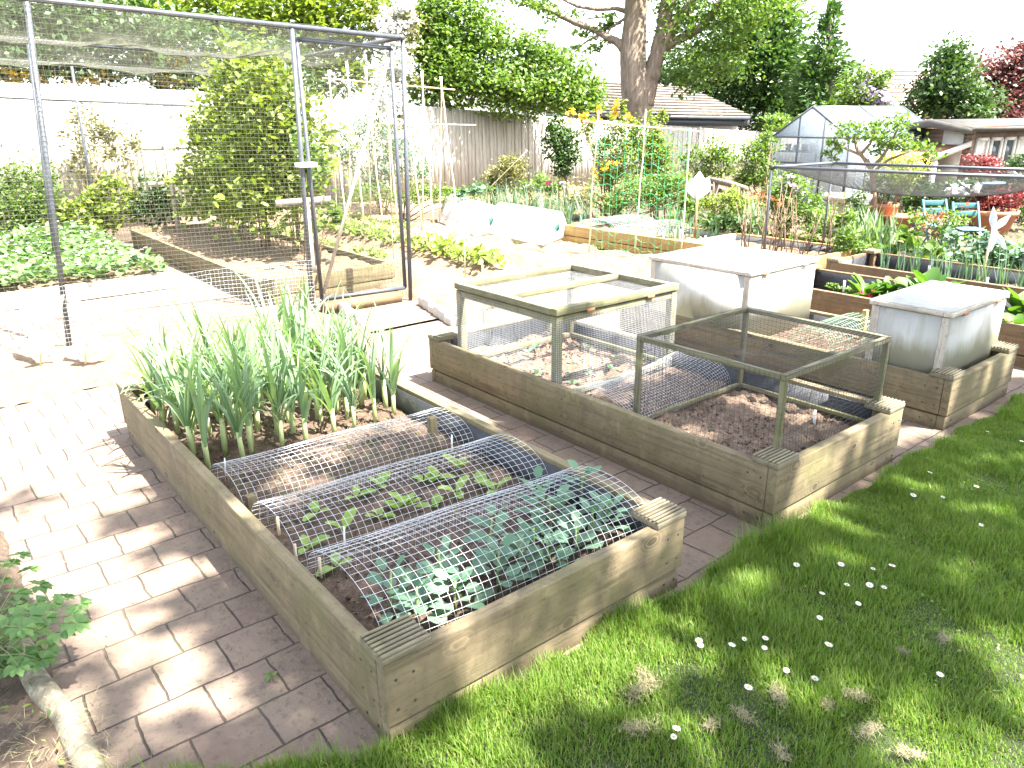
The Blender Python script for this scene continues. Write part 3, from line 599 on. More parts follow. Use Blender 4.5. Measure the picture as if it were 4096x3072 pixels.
# ------------------------------------------------------------------ mesh frames on the second bed
def netface(o, a, b, c, cell, r, mat, name='mesh', wob=.004):
    """net over the rectangle a, a+b, a+c"""
    a, b, c = [np.array(v, float) for v in (a, b, c)]; lb, lc = np.linalg.norm(b), np.linalg.norm(c); n = nrm(np.cross(b, c))
    def fn(u, v):
        k = wob*(np.sin(u*13+v*7)+np.sin(v*19-u*5)); q = a+np.outer(u/lb, b)+np.outer(v/lc, c)+np.outer(k, n); return q[:, 0], q[:, 1], q[:, 2]
    m = MB(); m.surfnet(fn, np.arange(0, lb+1e-6, cell), np.arange(0, lc+1e-6, cell), r, 14, 14, n); return m.build(name, M[mat], o)
def frame_a():
    x0, x1, y0, y1, zt = 1.915, 2.92, 1.43, 2.385, .715
    o = thing('mesh_frame', 'square wooden frame with hinged mesh lid and thick legs', 'plant frame', ((x0+x1)/2, (y0+y1)/2, .17))
    s = .044
    for x in (x0, x1-s):
        for y in (y0, y1-s): MB().box((x, y, .17), (x+s, y+s, zt-.047)).build('leg', M['grey_z'], o, bevel=.002)
    for y in (y0, y1-s):
        MB().box((x0+s, y+.004, zt-.09), (x1-s, y+s-.004, zt-.05)).build('rail', M['grey_x'], o, bevel=.002); MB().box((x0+s, y+.004, .185), (x1-s, y+s-.008, .215)).build('rail', M['grey_x'], o, bevel=.002)
    for x in (x0, x1-s):
        MB().box((x+.004, y0+s, zt-.09), (x+s-.004, y1-s, zt-.05)).build('rail', M['grey_y'], o, bevel=.002); MB().box((x+.004, y0+s, .185), (x+s-.008, y1-s, .215)).build('rail', M['grey_y'], o, bevel=.002)
    lo = MB().box((x0-.008, y0-.008, zt-.040), (x1+.008, y0+.040, zt)).build('lid', M['grey_x'], o, bevel=.003); MB().box((x0-.008, y1-.04, zt-.040), (x1+.008, y1+.008, zt)).build('lid_rail', M['grey_x'], lo, bevel=.003)
    for x in (x0-.008, x1-.04): MB().box((x, y0+.041, zt-.041), (x+.048, y1-.041, zt-.002)).build('lid_rail', M['grey_y'], lo, bevel=.003)
    MB().box((x0+.041, (y0+y1)/2-.02, zt-.038), (x1-.041, (y0+y1)/2+.02, zt-.003)).build('lid_rail', M['grey_x'], lo, bevel=.003)
    netface(lo, (x0+.02, y0+.02, zt-.043), (x1-x0-.04, 0, 0), (0, y1-y0-.04, 0), .0127, .0003, 'wire', 'lid_mesh', .001)
    for x in (x0+.25, x1-.25): MB().box((x-.03, y0-.011, zt-.055), (x+.03, y0-.008, zt-.034)).build('hinge', M['rust'], lo)
    for a, b in (((x0, y0), (x1-x0, 0)), ((x0, y1), (x1-x0, 0)), ((x0, y0), (0, y1-y0)), ((x1, y0), (0, y1-y0))):
        netface(o, (a[0]-.002 if b[0] == 0 and a[0] == x0 else a[0]+(.002 if b[0] == 0 else 0), a[1]-.002 if a[1] == y0 and b[1] == 0 else a[1], .19), (b[0], b[1], 0), (0, 0, zt-.25), .0127, .00045, 'wire', 'side_mesh', .001)
frame_a()
def frame_b():
    x0, x1, y0, y1, zt, zb = 1.985, 2.90, .085, .915, .665, .17; s = .026
    o = thing('netted_frame', 'low thin-lath frame draped with black netting over bare soil', 'plant frame', ((x0+x1)/2, (y0+y1)/2, zb))
    for x in (x0, x1-s):
        for y in (y0, y1-s): MB().box((x, y, zb), (x+s, y+s, zt-s-.001)).build('leg', M['grey_z'], o, bevel=.002)
    for y in (y0, y1-s): MB().box((x0, y, zt-s), (x1, y+s, zt)).build('rail', M['grey_x'], o, bevel=.002); MB().box((x0+s+.001, y+.004, zb+.02), (x1-s-.001, y+s-.003, zb+.042)).build('rail', M['grey_x'], o, bevel=.002)
    for x in (x0, x1-s): MB().box((x, y0+s+.001, zt-s+.001), (x+s, y1-s-.001, zt-.001)).build('rail', M['grey_y'], o, bevel=.002); MB().box((x+.004, y0+s+.001, zb+.02), (x+s-.003, y1-s-.001, zb+.042)).build('rail', M['grey_y'], o, bevel=.002)
    m = MB()
    def top(u, v):
        return x0+u, y0+v, zt+.003-.055*np.sin(PI*u/(x1-x0))*np.sin(PI*v/(y1-y0))+.004*np.sin(u*21+v*9)
    m.surfnet(top, np.arange(0, x1-x0, .025), np.arange(0, y1-y0, .025), .0008, 16, 16); m.build('roof_net', M['netdark'], o)
    for a, b in (((x0, y0-.003), (x1-x0, 0)), ((x0, y1+.003), (x1-x0, 0)), ((x0-.003, y0), (0, y1-y0)), ((x1+.003, y0), (0, y1-y0))):
        netface(o, (a[0], a[1], zb+.02), (b[0], b[1], 0), (0, 0, zt-zb-.02), .025, .0008, 'netdark', 'side_net', .005)
frame_b()
tunnel('crushed wire mesh tunnel lying between the two open frames', 1.93, 2.9, 1.14, .44, .15, .175, cell=.022, skew=.10, lean=.05, sag=.5)
p = (2.0, 1.36); tag(MB().box((1.95, 1.375, .16), (1.99, 1.41, .255)).build('wooden_peg', M['new_z'], loc=(1.97, 1.39, .16), bevel=.003), 'pale wooden peg beside the crushed wire tunnel', 'peg')

# ------------------------------------------------------------------ cold frames
def coldframe(label, x0, x1, y0, y1, zb, zt):
    o = thing('cold_frame', label, 'cold frame', ((x0+x1)/2, (y0+y1)/2, zb)); s = .045; zl = zt-.034; e = .008
    for x in (x0, x1-s):
        for y in (y0, y1-s): MB().box((x, y, zb), (x+s, y+s, zl)).build('corner_post', M['white_z'], o, bevel=.002)
    for z in (zb, zl-.04):
        for y in (y0+e+.001, y1-.03-e): MB().box((x0+s, y, z), (x1-s, y+.028, z+.04)).build('rail', M['white_x'], o)
        for x in (x0+e+.001, x1-.03-e): MB().box((x, y0+s, z), (x+.028, y1-s, z+.04)).build('rail', M['white_y'], o)
    g_ = .004
    for a, b in (((x0+g_, y0-.004, zb+.002), (x1-g_, y0-.0005, zl-.002)), ((x0+s, y1-.004, zb+.002), (x1-s, y1-.0005, zl-.002)), ((x0+.002, y0+s+.001, zb+.002), (x0+e, y1-s-.001, zl-.002)), ((x1-e, y0+s+.001, zb+.002), (x1-.002, y1-s-.001, zl-.002))):
        MB().box(a, b).build('panel', M['panel'], o)
    k = .014; lo = MB().box((x0-k, y0-k, zl+.006), (x1+k, y0+.035, zt)).build('lid', M['white_x'], o, bevel=.004); MB().box((x0-k, y1-.035, zl+.006), (x1+k, y1+k, zt)).build('lid_rail', M['white_x'], lo, bevel=.004)
    for x in (x0-k, x1-.035): MB().box((x, y0+.036, zl+.007), (x+.035+k, y1-.036, zt-.001)).build('lid_rail', M['white_y'], lo, bevel=.004)
    MB().box((x0-k+.006, y0-k+.006, zt+.0005), (x1+k-.006, y1+k-.006, zt+.006)).build('lid_panel', M['panel'], lo)
    for t in (.2, .8): MB().box((x0+(x1-x0)*t-.035, y0-k-.004, zl-.004), (x0+(x1-x0)*t+.035, y0-k-.0005, zl+.012)).build('hinge', M['rust'], lo)
coldframe('large whitewashed cold frame in full sun', 3.615, 4.43, 1.38, 2.25, .2, .70)
coldframe('smaller white cold frame in tree shade by the lawn', 3.64, 4.42, .11, .55, .2, .655)
tunnel('green coated wire hoop between the two cold frames', 3.75, 4.4, .98, .3, .17, .2, cell=.03, r=.0014, mat='greenwire')
tag(MB().box((4.36, .92, .2), (4.395, .95, .40)).build('wooden_peg', M['new_z'], loc=(4.38, .93, .2), bevel=.002), 'pale wooden stake standing by the green wire hoop', 'peg')

# ------------------------------------------------------------------ fruit cage
def ZT(a): return 2.385+.047*a
def fc(a, b): return np.array([3.1-.994*a+.06*b, 4.84+.105*a+b, 0.])      # a: metres left of the door corner, b: metres back
def cage():
    o = thing('fruit_cage', 'tall netted fruit cage of grey tubes with braced door', 'fruit cage', fc(2, 3)); r = .0205
    up = np.array([0, 0, 1.]); tp = lambda a, b, dz=0: fc(a, b)+up*(ZT(a)+dz)
    for a, b in ((0, 0), (1.0, 0), (2.98, 0), (5.4, 0), (0, 3.05), (2.75, 3.05), (5.4, 3.05), (0, 6.1), (1.9, 6.1), (3.7, 6.1), (5.4, 6.1)):
        MB().tube([fc(a+.05, b), tp(a-(.14 if a > 2 else .02), b, -.02)], r, 10).build('post', M['alu'], o, smooth=True)
    for b in (0, 3.05, 6.1): MB().tube([tp(-.03, b), tp(5.5, b)], r, 10).build('rail', M['alu'], o, smooth=True)
    for a in (0, 5.4): MB().tube([tp(a, -.03), tp(a, 6.13)], r, 10).build('rail', M['alu'], o, smooth=True)
    MB().tube([tp(-.02, 6.1, -.47), tp(5.5, 6.1, -.47)], r*.9, 8).build('rail', M['alu'], o, smooth=True)
    def wallnet(nm, f, U, cell, r_, top=-.01, bot=.02, host=None, mat='net'):
        def fn(u, v):
            p = np.array([f(x) for x in u]); k = .006*(np.sin(u*13+v*17)+np.sin(v*23-u*7)); return p[:, 0]+k*.3, p[:, 1]+k, bot+v*(np.array([ZT(x) if nm != 'side_net' else ZT(0) for x in u])+top-bot)
        m = MB(); m.surfnet(fn, np.arange(U[0], U[1]+1e-6, cell), np.arange(0, 1.0001, cell/2.45), r_, 16, 14, (.3, 1, 0)); m.build(nm, M[mat], host or o)
    wallnet('front_net', lambda a: fc(a, -.024), (1.02, 5.4), .034, .00125)
    wallnet('back_net', lambda a: fc(a, 6.12), (0, 5.4), .05, .0014)
    wallnet('side_net', lambda b: fc(-.024, b), (0, 6.1), .042, .0013)
    for b0, b1 in ((0, 3.05), (3.05, 6.1)):
        def top(u, v):
            k = (v-b0)/(b1-b0); s = .17*np.sin(PI*k)*(.45+.55*np.abs(np.sin(PI*(u-.6)/1.35)))
            p = fc(0, 0)[None]+np.outer(u, fc(1, 0)-fc(0, 0))+np.outer(v, fc(0, 1)-fc(0, 0)); return p[:, 0], p[:, 1], ZT(u)+.022-s+.012*np.sin(u*9+v*5)
        m = MB(); m.surfnet(top, np.arange(0, 5.42, .036), np.arange(b0, b1, .036), .0012, 22, 34); m.build('roof_net', M['net'], o)
    m = MB(); m.surfnet(lambda u, v: (fc(0, 0)[0]-.994*u+.06*-.035, fc(0, 0)[1]+.105*u-.035+0*v, v+.006*np.sin(u*11)), np.arange(1.02, 5.4, .034), np.arange(0, .52, .034), .0008, 30, 6, (0, 1, 0)); m.build('wire_skirt', M['wire'], o)
    z0, z1, a0, a1 = .12, 2.3, .075, .93; q = lambda a, z: fc(a, .05)+up*z
    dr = MB().tube([q(a0, z0), q(a0, z1)], .019, 8).build('door', M['alu'], o, smooth=True)
    MB().tube([q(a1, z0), q(a1, z1+.04)], .019, 8).build('door_stile', M['alu'], dr, smooth=True)
    for za, zb in ((z0, z0), (z1, z1+.04)): MB().tube([q(a0, za), q(a1, zb)], .019, 8).build('door_rail', M['alu'], dr, smooth=True)
    MB().beam(q(a1-.02, z0+.05), q(a0+.03, z1-.08), .03, .012, (0, 1, 0)).build('brace', M['white_z'], dr)
    netface(dr, q(a0, z0), q(a1, z0)-q(a0, z0), up*(z1-z0), .034, .00125, 'net', 'door_net', .004)
    MB().box(fc(.99, -.03)+up*1.33-[.05, .03, .02], fc(.95, .06)+up*1.33+[.05, .03, .02]).build('latch_strap', M['label'], dr)
    MB().box(fc(.15, .0)+up*.02-[0, .02, .02], fc(.95, .04)+up*.10+[0, .02, 0]).build('threshold', M['brown_x'], o)
cage()

# beds inside the cage
sb = bed('strawberry bed of pale boards inside the fruit cage', -2.4, 1.3, 6.62, 10.6, .2, H=.25, seed=7, soil='soil', caps=(), cap=False, key='white')
rb = bed('raspberry bed of brown boards beside the cage door', 1.83, 3.3, 5.55, 10.5, .19, H=.25, seed=8, soil='soil', caps=(), cap=False, key='bed', liner=False)
def make_straw(k):
    r = thing('strawberry_plant', 'flowering strawberry plant in the caged bed', 'strawberry', (0, 0, 0), 'strawberry plants in the caged bed')
    n = 95; a = RNG.uniform(0, 6.28, n); q = np.sqrt(RNG.random(n))*.27; P = np.stack([q*np.cos(a), q*np.sin(a), .09+.13*RNG.random(n)*(1.2-q/.3)], -1)
    m = MB(); m.rovals(P, .085, 1.1, .8, .12); m.build('foliage', STRA, r, smooth=True)
    m = MB(); n = 6; P = np.stack([RNG.normal(0, .13, n), RNG.normal(0, .13, n), RNG.uniform(.17, .25, n)], -1)
    for p in P:
        az = np.arange(5)*1.257; D = np.stack([np.cos(az), np.sin(az), .25+0*az], -1); m.ovals(np.repeat(p[None], 5, 0), D, np.tile([0, 0, 1.], (5, 1)), .02, .02)
    m.build('blossom', WHT, r); return r
ss = [make_straw(k) for k in range(4)]; i = 0
for y in np.arange(6.95, 10.4, .42):
    for x in np.arange(-1.0, 1.1, .4):
        p = (x+random.uniform(-.06, .06), y+random.uniform(-.06, .06), .2); rz = random.uniform(0, 6); s_ = random.uniform(.85, 1.15)
        if i < 4: ss[i].location = p; ss[i].rotation_euler.z = rz
        else: dup(ss[i % 4], p, rz, s_)
        i += 1

# ------------------------------------------------------------------ plants and trees
def clumped(c, R, n, per, tight=.2, shell=.55, zmin=None):
    """n points gathered into clumps inside the ellipsoid c, R."""
    k = max(3, n//per); d = nrm(RNG.normal(size=(k, 3))); q = (shell+(1-shell)*RNG.random(k))**.8*RNG.uniform(.72, 1.06, k); q[::5] *= .5
    cc = d*q[:, None]; sz = RNG.uniform(.6, 1.5, k)*tight
    idx = RNG.integers(0, k, n); P = cc[idx]+RNG.normal(size=(n, 3))*sz[idx][:, None]*np.array([1, 1, .6])
    P = np.asarray(c)+P*np.asarray(R)
    if zmin is not None: P = P[P[:, 2] > zmin]
    return P
def blobs_v(lst, d):
    out = []
    for b in lst:
        vx, vy, rx, ry = b[:4]; dd = d+(b[4] if len(b) > 4 else 0); c = at(vx, vy, dd); k = SV/FPX*np.linalg.norm(c-CAM)
        out.append((c, np.array([rx*k, rx*k*.9, ry*k])))
    return out
def foliage(mb, blobs, Lf, cover=2.6, per=26, tight=.2, up=.5, asp=.55, zmin=0.02, oval=False, spray=0):
    for c, R in blobs:
        A = PI*R[0]*R[2]; n = int(min(16000, cover*A/(Lf*Lf*asp*.42))); P = clumped(c, R, max(40, n), per, tight, zmin=zmin)
        if spray: # drooping conifer sprays: pointing outwards and down
            D = P-c; D[:, 2] = D[:, 2]*.4; D = nrm(D)+RNG.normal(0, .35, P.shape)+np.array([0, 0, .15]); N = np.array([0, 0, 1.])+RNG.normal(0, .5, P.shape); l = Lf*RNG.uniform(.6, 1.4, len(P))
            mb.leaves(P, D, N, l, l*asp, .12)
        elif oval: mb.rovals(P, Lf, up, asp)
        else: mb.rleaves(P, Lf, up, asp)
def plant(name, label, cat, d, blobs, mats, Lf, cover=2.6, base=None, stems=0, sr=.012, group=None, per=26, tight=.2, up=.5, asp=.55, oval=False, spray=0, flowers=None, world=False, woodm=None):
    """mats: foliage material; flowers: (material, size, number, blobs or None)"""
    B = blobs if world else blobs_v(blobs, d)
    if base is None:
        lo = min(B, key=lambda b: b[0][2]-b[1][2]); base = (lo[0][0], lo[0][1], 0)
    o = thing(name, label, cat, (base[0], base[1], 0), group)
    m = MB(); foliage(m, B, Lf, cover, per, tight, up, asp, .02, oval, spray); m.build('foliage', mats, o)
    if flowers:
        fm, fs, fn, fb = flowers; m = MB(); FB = B if fb is None else (fb if world else blobs_v(fb, d-.15))
        for c, R in FB:
            P = clumped(c, R*1.03, max(4, fn//len(FB)), 8, .13, .8, .03); m.rleaves(P, fs, .4, .8)
        m.build('blossom', fm, o)
    if stems:
        m = MB()
        for k in range(stems):
            c, R = B[k % len(B)]; q = c+R*RNG.uniform(-.6, .6, 3); b = np.array([base[0], base[1], 0])+np.array([RNG.normal(0, .07), RNG.normal(0, .07), 0]); h = b+(q-b)*np.array([.35, .35, .55]); m.tube([b, h, q], [sr, sr*.8, sr*.35], 6)
        m.build('stems', woodm or M['twig'], o, smooth=True)
    return o
def W(x, y, z, rx, ry, rz): return (np.array([x, y, z], float), np.array([rx, ry, rz], float))
# raspberries in the cage and currants behind
for k, (y, dx, h, lab) in enumerate([(6.35, .0, 1.75, 'sparse raspberry plant with bare brown canes by the cage door'), (7.1, .05, 2.3, 'tall dense raspberry plant, second from the cage door'), (7.9, .0, 2.45, 'tallest raspberry plant, in the middle of its row'), (8.8, .05, 2.2, 'raspberry plant fourth from the cage door'), (9.7, -.02, 1.8, 'shorter raspberry plant at the far end of its row')]):
    x = 2.72+dx+.05*k; h *= 1.06; B = [W(x, y, h*.72, .42, .46, h*.30), W(x-.2, y+.1, h*.40, .46, .46, h*.24), W(x+.16, y-.1, h*.52, .42, .40, h*.3), W(x-.05, y, h*.86, .34, .4, h*.16)]
    if k == 0: B = [W(x+.1, y, h*.72, .2, .2, h*.2), W(x+.2, y-.1, h*.38, .16, .16, .2)]
    plant('raspberry_plant', lab, 'raspberry', 0, B, G2 if k else G1, .085, 2.0, (x, y), 12, .006, 'raspberries in the cage', 12, .22, .6, .62, True, world=True)
plant('currant_bush', 'low leafy currant bush at the end of the cage aisle', 'bush', 0, [W(1.35, 10.85, .5, .5, .3, .38), W(1.75, 10.95, .62, .4, .3, .42)], G2, .075, 2.6, stems=6, world=True, oval=True, asp=.8)
plant('currant_bush', 'feathery taller bush against the white fence inside the cage', 'bush', 0, [W(.75, 10.9, .75, .45, .25, .6), W(.4, 10.85, .5, .45, .25, .45)], G1, .06, 2.6, stems=6, world=True)
plant('currant_bush', 'leafy bush between the support post and the raspberries', 'bush', 0, [W(2.35, 10.8, .55, .4, .25, .5)], G3, .07, 2.2, stems=5, world=True, oval=True)
plant('wall_shrub', 'slender shrub against the white fence behind the support post', 'shrub', 0, [W(2.0, 12.85, 1.5, .45, .2, .6), W(1.8, 12.9, 1.0, .3, .2, .4), W(2.5, 12.9, 1.3, .35, .2, .45)], G6, .075, 1.3, stems=8, world=True)
for (x, y, h, lab) in [(2.42, 10.2, 1.6, 'grey support post with two crossbars at the far end of the raspberries'), (2.57, 6.0, .98, 'white support post with crossbar at the near end of the raspberries')]:
    o = thing('support_post', lab, 'support post', (x, y, 0)); m = MB(); m.poly3([(x-.03, y, 0), (x+.03, y, 0), (x+.03, y, h-.12), (x, y, h), (x-.03, y, h-.12)], (0, .05, 0)); m.build('post', M['white_z'], o)
    for z in ((h*.55, h*.85) if h > 1.4 else (h*.93,)): MB().box((x-.3, y+.052, z-.03), (x+.3, y+.075, z+.03)).build('crossbar', M['white_x'], o)

# windmills cut from plastic bottles
def windmill(label, base, hub, tips, wd, mat, cane, cr=.007):
    o = thing('bottle_windmill', label, 'bottle windmill', base)
    MB().tube([base, hub], cr, 8).build('cane', cane, o); MB().lathe(hub-np.array([0, 0, .02]), [(0, 0), (.016, 0), (.018, .04), (.0, .045)], 12).build('hub', mat, o)
    for t in tips:
        t = np.asarray(t); m = MB(); n = 9; d = t-hub; sd = nrm(np.cross(d, hub-CAM)); nn = nrm(np.cross(sd, d)); X = []
        for i in range(n):
            s = i/(n-1); w_ = wd*(.3+1.5*s) if s < .45 else wd*.98*(1-((s-.45)/.55)**1.5)+.001
            for j in (-1, -.5, 0, .5, 1): X.append(hub+d*s+sd*j*w_*.5+nn*(.12*wd*(1-j*j)+.1*np.linalg.norm(d)*s*s))
        X = np.array(X); ii = np.arange(n-1)[:, None]*5; jj = np.arange(4)[None]; m.add(X, np.stack([ii+jj, ii+jj+1, ii+jj+6, ii+jj+5], -1).reshape(-1, 4)); m.build('blade', mat, o, smooth=True, solid=.002)
bs = g(88, 790, .05); dd = hd(bs)
windmill('large white bottle windmill low over the soil, at the cage front', bs, at(88, 700, dd), [at(42, 622, dd+.12), at(134, 642, dd-.1), at(72, 778, dd-.05), at(108, 776, dd+.05)], .12, M['whiteplast'], M['bamboo'])
bs = g(185, 785, .05); dd = hd(bs)
windmill('white bottle windmill beside the larger one, its blades near the cage post', bs, at(182, 705, dd), [at(161, 640, dd+.1), at(172, 768, dd), at(232, 772, dd-.05)], .11, M['whiteplast'], M['bamboo'])
bs = g(1500, 522, .1); dd = hd(bs)
windmill('white petal-shaped windmill on a rusty stake in the new-timber bed', bs, at(1506, 428, dd), [at(1492, 385, dd), at(1512, 368, dd+.1), at(1532, 382, dd)], .21, M['whiteplast'], M['rust'], .016)
bs = g(2118, 606, .15); dd = hd(bs)
windmill('clear plastic bottle windmill on a leaning cane in the onion bed', bs, at(2145, 498, dd), [at(2146, 446, dd), at(2140, 545, dd), at(2185, 462, dd+.1), at(2175, 540, dd+.1)], .07, M['clearplast'], M['bamboo'], .012)

# brick edging of the door path
for side, (p, q) in enumerate([((3.04, 4.62), (2.80, 3.72)), ((2.30, 4.82), (2.16, 4.12))]):
    n = 6 if side == 0 else 5
    for i in range(n):
        c = np.array(p)+(np.array(q)-np.array(p))*(i+.5)/n; a = .06*math.sin(i*3.1); h = .085+.02*math.sin(i*2.3+side)
        m = MB(); m.beam((c[0]-.012+a*.1, c[1]-.07, h/2), (c[0]+.012, c[1]+.07, h/2), .075, h)
        tag(m.build('edging_brick', M['terra_pale'] if 'terra_pale' in M else M['stone'], loc=(c[0], c[1], 0), bevel=.008), ['old brick edging the soil plot beside the cage door path', 'old brick edging the door path on the leek bed side'][side], 'brick', ['edging bricks right of the door path', 'edging bricks left of the door path'][side])

# ------------------------------------------------------------------ open plot
def make_potato(k):
    r = thing('potato_plant', 'young potato plant on a ridge of dry soil', 'potato plant', (0, 0, 0), 'potato plants on the ridges')
    n = 90; a = RNG.uniform(0, 6.28, n); q = np.sqrt(RNG.random(n))*.22; P = np.stack([q*np.cos(a), q*np.sin(a), .03+.22*RNG.random(n)*(1.1-q/.26)], -1)
    m = MB(); m.rovals(P, .085, .8, .65, .1); m.build('foliage', POTA, r, smooth=True)
    m = MB()
    for t in range(6): az = t*1.05; m.tube([(0, 0, -.03), (.05*math.cos(az), .05*math.sin(az), .1), (.13*math.cos(az), .13*math.sin(az), .19)], [.006, .005, .003], 5)
    m.build('stems', STEM, r); return r
pp = [make_potato(k) for k in range(4)]; i = 0
for x0, ys in ((4.43, np.arange(5.35, 10.3, .42)), (3.61, np.arange(6.5, 9.6, .5)), (5.25, np.arange(8.6, 10.6, .5))):
    for y in ys:
        s_ = random.uniform(.75, 1.15)*(1 if x0 == 4.43 else .62); p = (x0+random.uniform(-.05, .05), y, .12); rz = random.uniform(0, 6)
        if i < 4: pp[i].location = p; pp[i].rotation_euler.z = rz; pp[i].scale = (s_,)*3
        else: dup(pp[i % 4], p, rz, s_)
        i += 1
m = MB(); n = 700; P = np.stack([RNG.uniform(4.9, 6.7, n), RNG.uniform(3.4, 8, n), np.full(n, .06)], -1); m.rleaves(P, .035, .6, .5); tag(m.build('plot_weeds', G1), kind='stuff')
for i, (vx, vy) in enumerate([(1122, 500), (1070, 660), (1245, 640), (985, 545)]):
    p = g(vx, vy, .08); m = MB(); m.rovals(p+RNG.normal(0, .05, (26, 3))*[1, 1, .4]+[0, 0, .04], .05, .7, .6); tag(m.build('seedling_weed', G1, loc=p), ['low weed clump in front of the plastic cloche', 'spiky weed on dry soil under the brick edging', 'small weed in soil behind the lidded mesh frame', 'small weed among the potato ridges'][i], 'weed')
def cloche(label, p, q, wv, h):
    p, q, wv = [np.asarray(v, float) for v in (p, q, wv)]; o = thing('plastic_cloche', label, 'cloche', (p+q+wv)/2)
    up = np.array([0, 0, 1.]); pr = np.array([(0, 0), (.10, .36), (.21, .70), (.29, .88), (.37, .96), (.5, 1), (.63, .96), (.71, .88), (.79, .70), (.90, .36), (1, 0)]); R = []
    for s in np.linspace(0, 1, 12):
        b = p+(q-p)*s; rib = .006*(int(s*11) % 2); R.append(np.array([b+wv*u+up*(h+rib)*v for u, v in pr]))
    R = np.array(R); m = MB(); m.grid(R[:, :, 0], R[:, :, 1], R[:, :, 2]); m.build('shell', M['cloche'], o, smooth=True, solid=.002)
    for k, b in enumerate((p, q)):
        ins = (q-p)*(.01 if k == 0 else -.01); ring = np.array([b+ins+wv*u+up*h*v*.995 for u, v in pr]); m = MB(); m.poly3(ring, nrm(q-p)*.004); m.build('end_panel', M['cloche'], o)
        c = b+wv*.5+up*h*.52; e1 = nrm(wv); nn = nrm(q-p)*(-1 if k == 0 else 1); th = np.arange(20)*2*PI/20; m = MB(); m.poly3(np.array([c+(e1*math.cos(t)+up*math.sin(t))*.085+nn*.006 for t in th]), nn*.008); vt = m.build('vent', M['teal'], o)
        m = MB()
        for t in range(3): a = t*PI/3; v = (e1*math.cos(a)+up*math.sin(a))*.07; m.beam(c-v+nn*.018, c+v+nn*.018, .008, .006, nn)
        m.build('vent_spokes', M['netdark'], vt)
a, b, c = g(1051, 503, .06), g(1175, 531, .06), g(1230, 508, .06)
cloche('ribbed clear cloche tunnel with teal end vent, nearer of the two', b, a, (c-b), .40)
a2, b2_, = g(945, 478, .06), g(1032, 512, .06)
cloche('ribbed clear cloche tunnel behind the nearer one, by the potatoes', a2+(b2_-a2)*1.0, a2, (c-b)*.95, .40)

def bamboo(o, p, q, r=.009, name='cane'):
    p, q = np.asarray(p), np.asarray(q); n = 7; P = p+(q-p)*np.linspace(0, 1, n)[:, None]+RNG.normal(0, .006, (n, 3))*np.array([1, 1, 0]); return MB().tube(P, np.linspace(r, r*.75, n), 7).build(name, M['bamboo'], o, smooth=True)
o = thing('bean_frame', 'row of crossed bamboo canes tied to a ridge pole', 'cane frame', (6.0, 10.4, 0))
A, B = at(694, 169, 12.9), at(983, 194, 12.5); A2, B2 = at(806, 267, 13.2), at(1029, 270, 13.0)
bamboo(o, A, B, .014, 'ridge_pole'); bamboo(o, A2, B2, .011, 'tie_pole')
for t in np.linspace(.06, .9, 7):
    c = A+(B-A)*t; dz = RNG.uniform(.12, .3)
    for s in (-1, 1):
        ft = np.array([c[0]+random.uniform(-.12, .12)+.1*s, c[1]+.42*s, 0.]); d = c-ft; bamboo(o, ft, c+nrm(d)*dz, .013)
bamboo(o, np.array([6.9, 9.6, 0]), at(1140, 325, 13), .008)
o = thing('pea_netting', 'green pea netting on three canes with top pole', 'pea net', (6.5, 5.2, 0))
tops = []
for (bx, by), (tx, ty) in (((1271, 545), (1292, 238)), ((1370, 548), (1395, 236)), ((1471, 556), (1491, 278))):
    b = g(bx, by, .04); tpt = at(tx, ty, hd(b)+.05); bamboo(o, b, tpt, .010); tops.append((b, tpt))
bamboo(o, at(1263, 263, hd(tops[0][0])+.02), at(1512, 284, hd(tops[2][0])+.02), .012, 'top_pole')
def pn(u, v):
    b0, b1 = tops[0][0], tops[2][0]; p = b0+np.outer(u, b1-b0); w_ = .035*np.sin(u*31+v*13)+.03*np.sin(v*23-u*17); return p[:, 0]+w_*.6, p[:, 1]+w_*.5, .12+1.42*v-.07*np.sin(PI*u*2)**2+.02*np.sin(u*40)
m = MB(); m.surfnet(pn, np.linspace(.01, 1.0, 15), np.linspace(0, 1, 13), .0028, 60, 50, (.8, .5, .1)); m.build('net', M['peanet'], o)
for k, (vx, vy, h) in enumerate([(1005, 600, .7), (830+20, 560, .5), (1045, 700, .5)]):
    p = g(vx, vy, .05); tag(MB().tube([p, p+np.array([.01, .01, h])], .007, 6).build('marker_cane', M['bamboo'], loc=p), ['thin cane standing beside the nearest potatoes', 'thin cane marking the potato row, behind the cage door', 'thin cane marker between the edging and the lidded mesh frame'][k], 'cane')

# contents of the new-timber bed
def tuft(name, label, cat, P, n, L_, wd, mat, spread, group=None, bend=.5, th=.25, up=0):
    P = np.asarray(P); m = MB(); k = n*len(P); idx = RNG.integers(0, len(P), k); Q = P[idx]+RNG.normal(0, 1, (k, 3))*np.array([spread, spread, 0])
    m.ribbons(Q, RNG.uniform(0, 6.3, k), np.abs(RNG.normal(th, .12, k)), np.abs(RNG.normal(bend, .3, k)), L_*RNG.uniform(.7, 1.2, k), wd, 4, lambda t: min(1, .7+t)*(1-t**2)+.03)
    return tag(m.build(name, mat, loc=P.mean(0)), label, cat, group)
for i, y in enumerate(np.linspace(6.9, 9.1, 9)):
    tuft('garlic_plant', 'upright garlic plant with narrow grey-green leaves in the new-timber bed', 'garlic', [(7.05+.25*(j), y+random.uniform(-.06, .06), .14) for j in range(1)], 16, .55, .016, G5, .03, 'garlic plants at the far end of the new-timber bed')
    o_ = tuft('garlic_plant', 'upright garlic plant with narrow grey-green leaves in the new-timber bed', 'garlic', [(7.42, y+random.uniform(-.06, .06), .14)], 16, .58, .016, G5, .03, 'garlic plants at the far end of the new-timber bed')
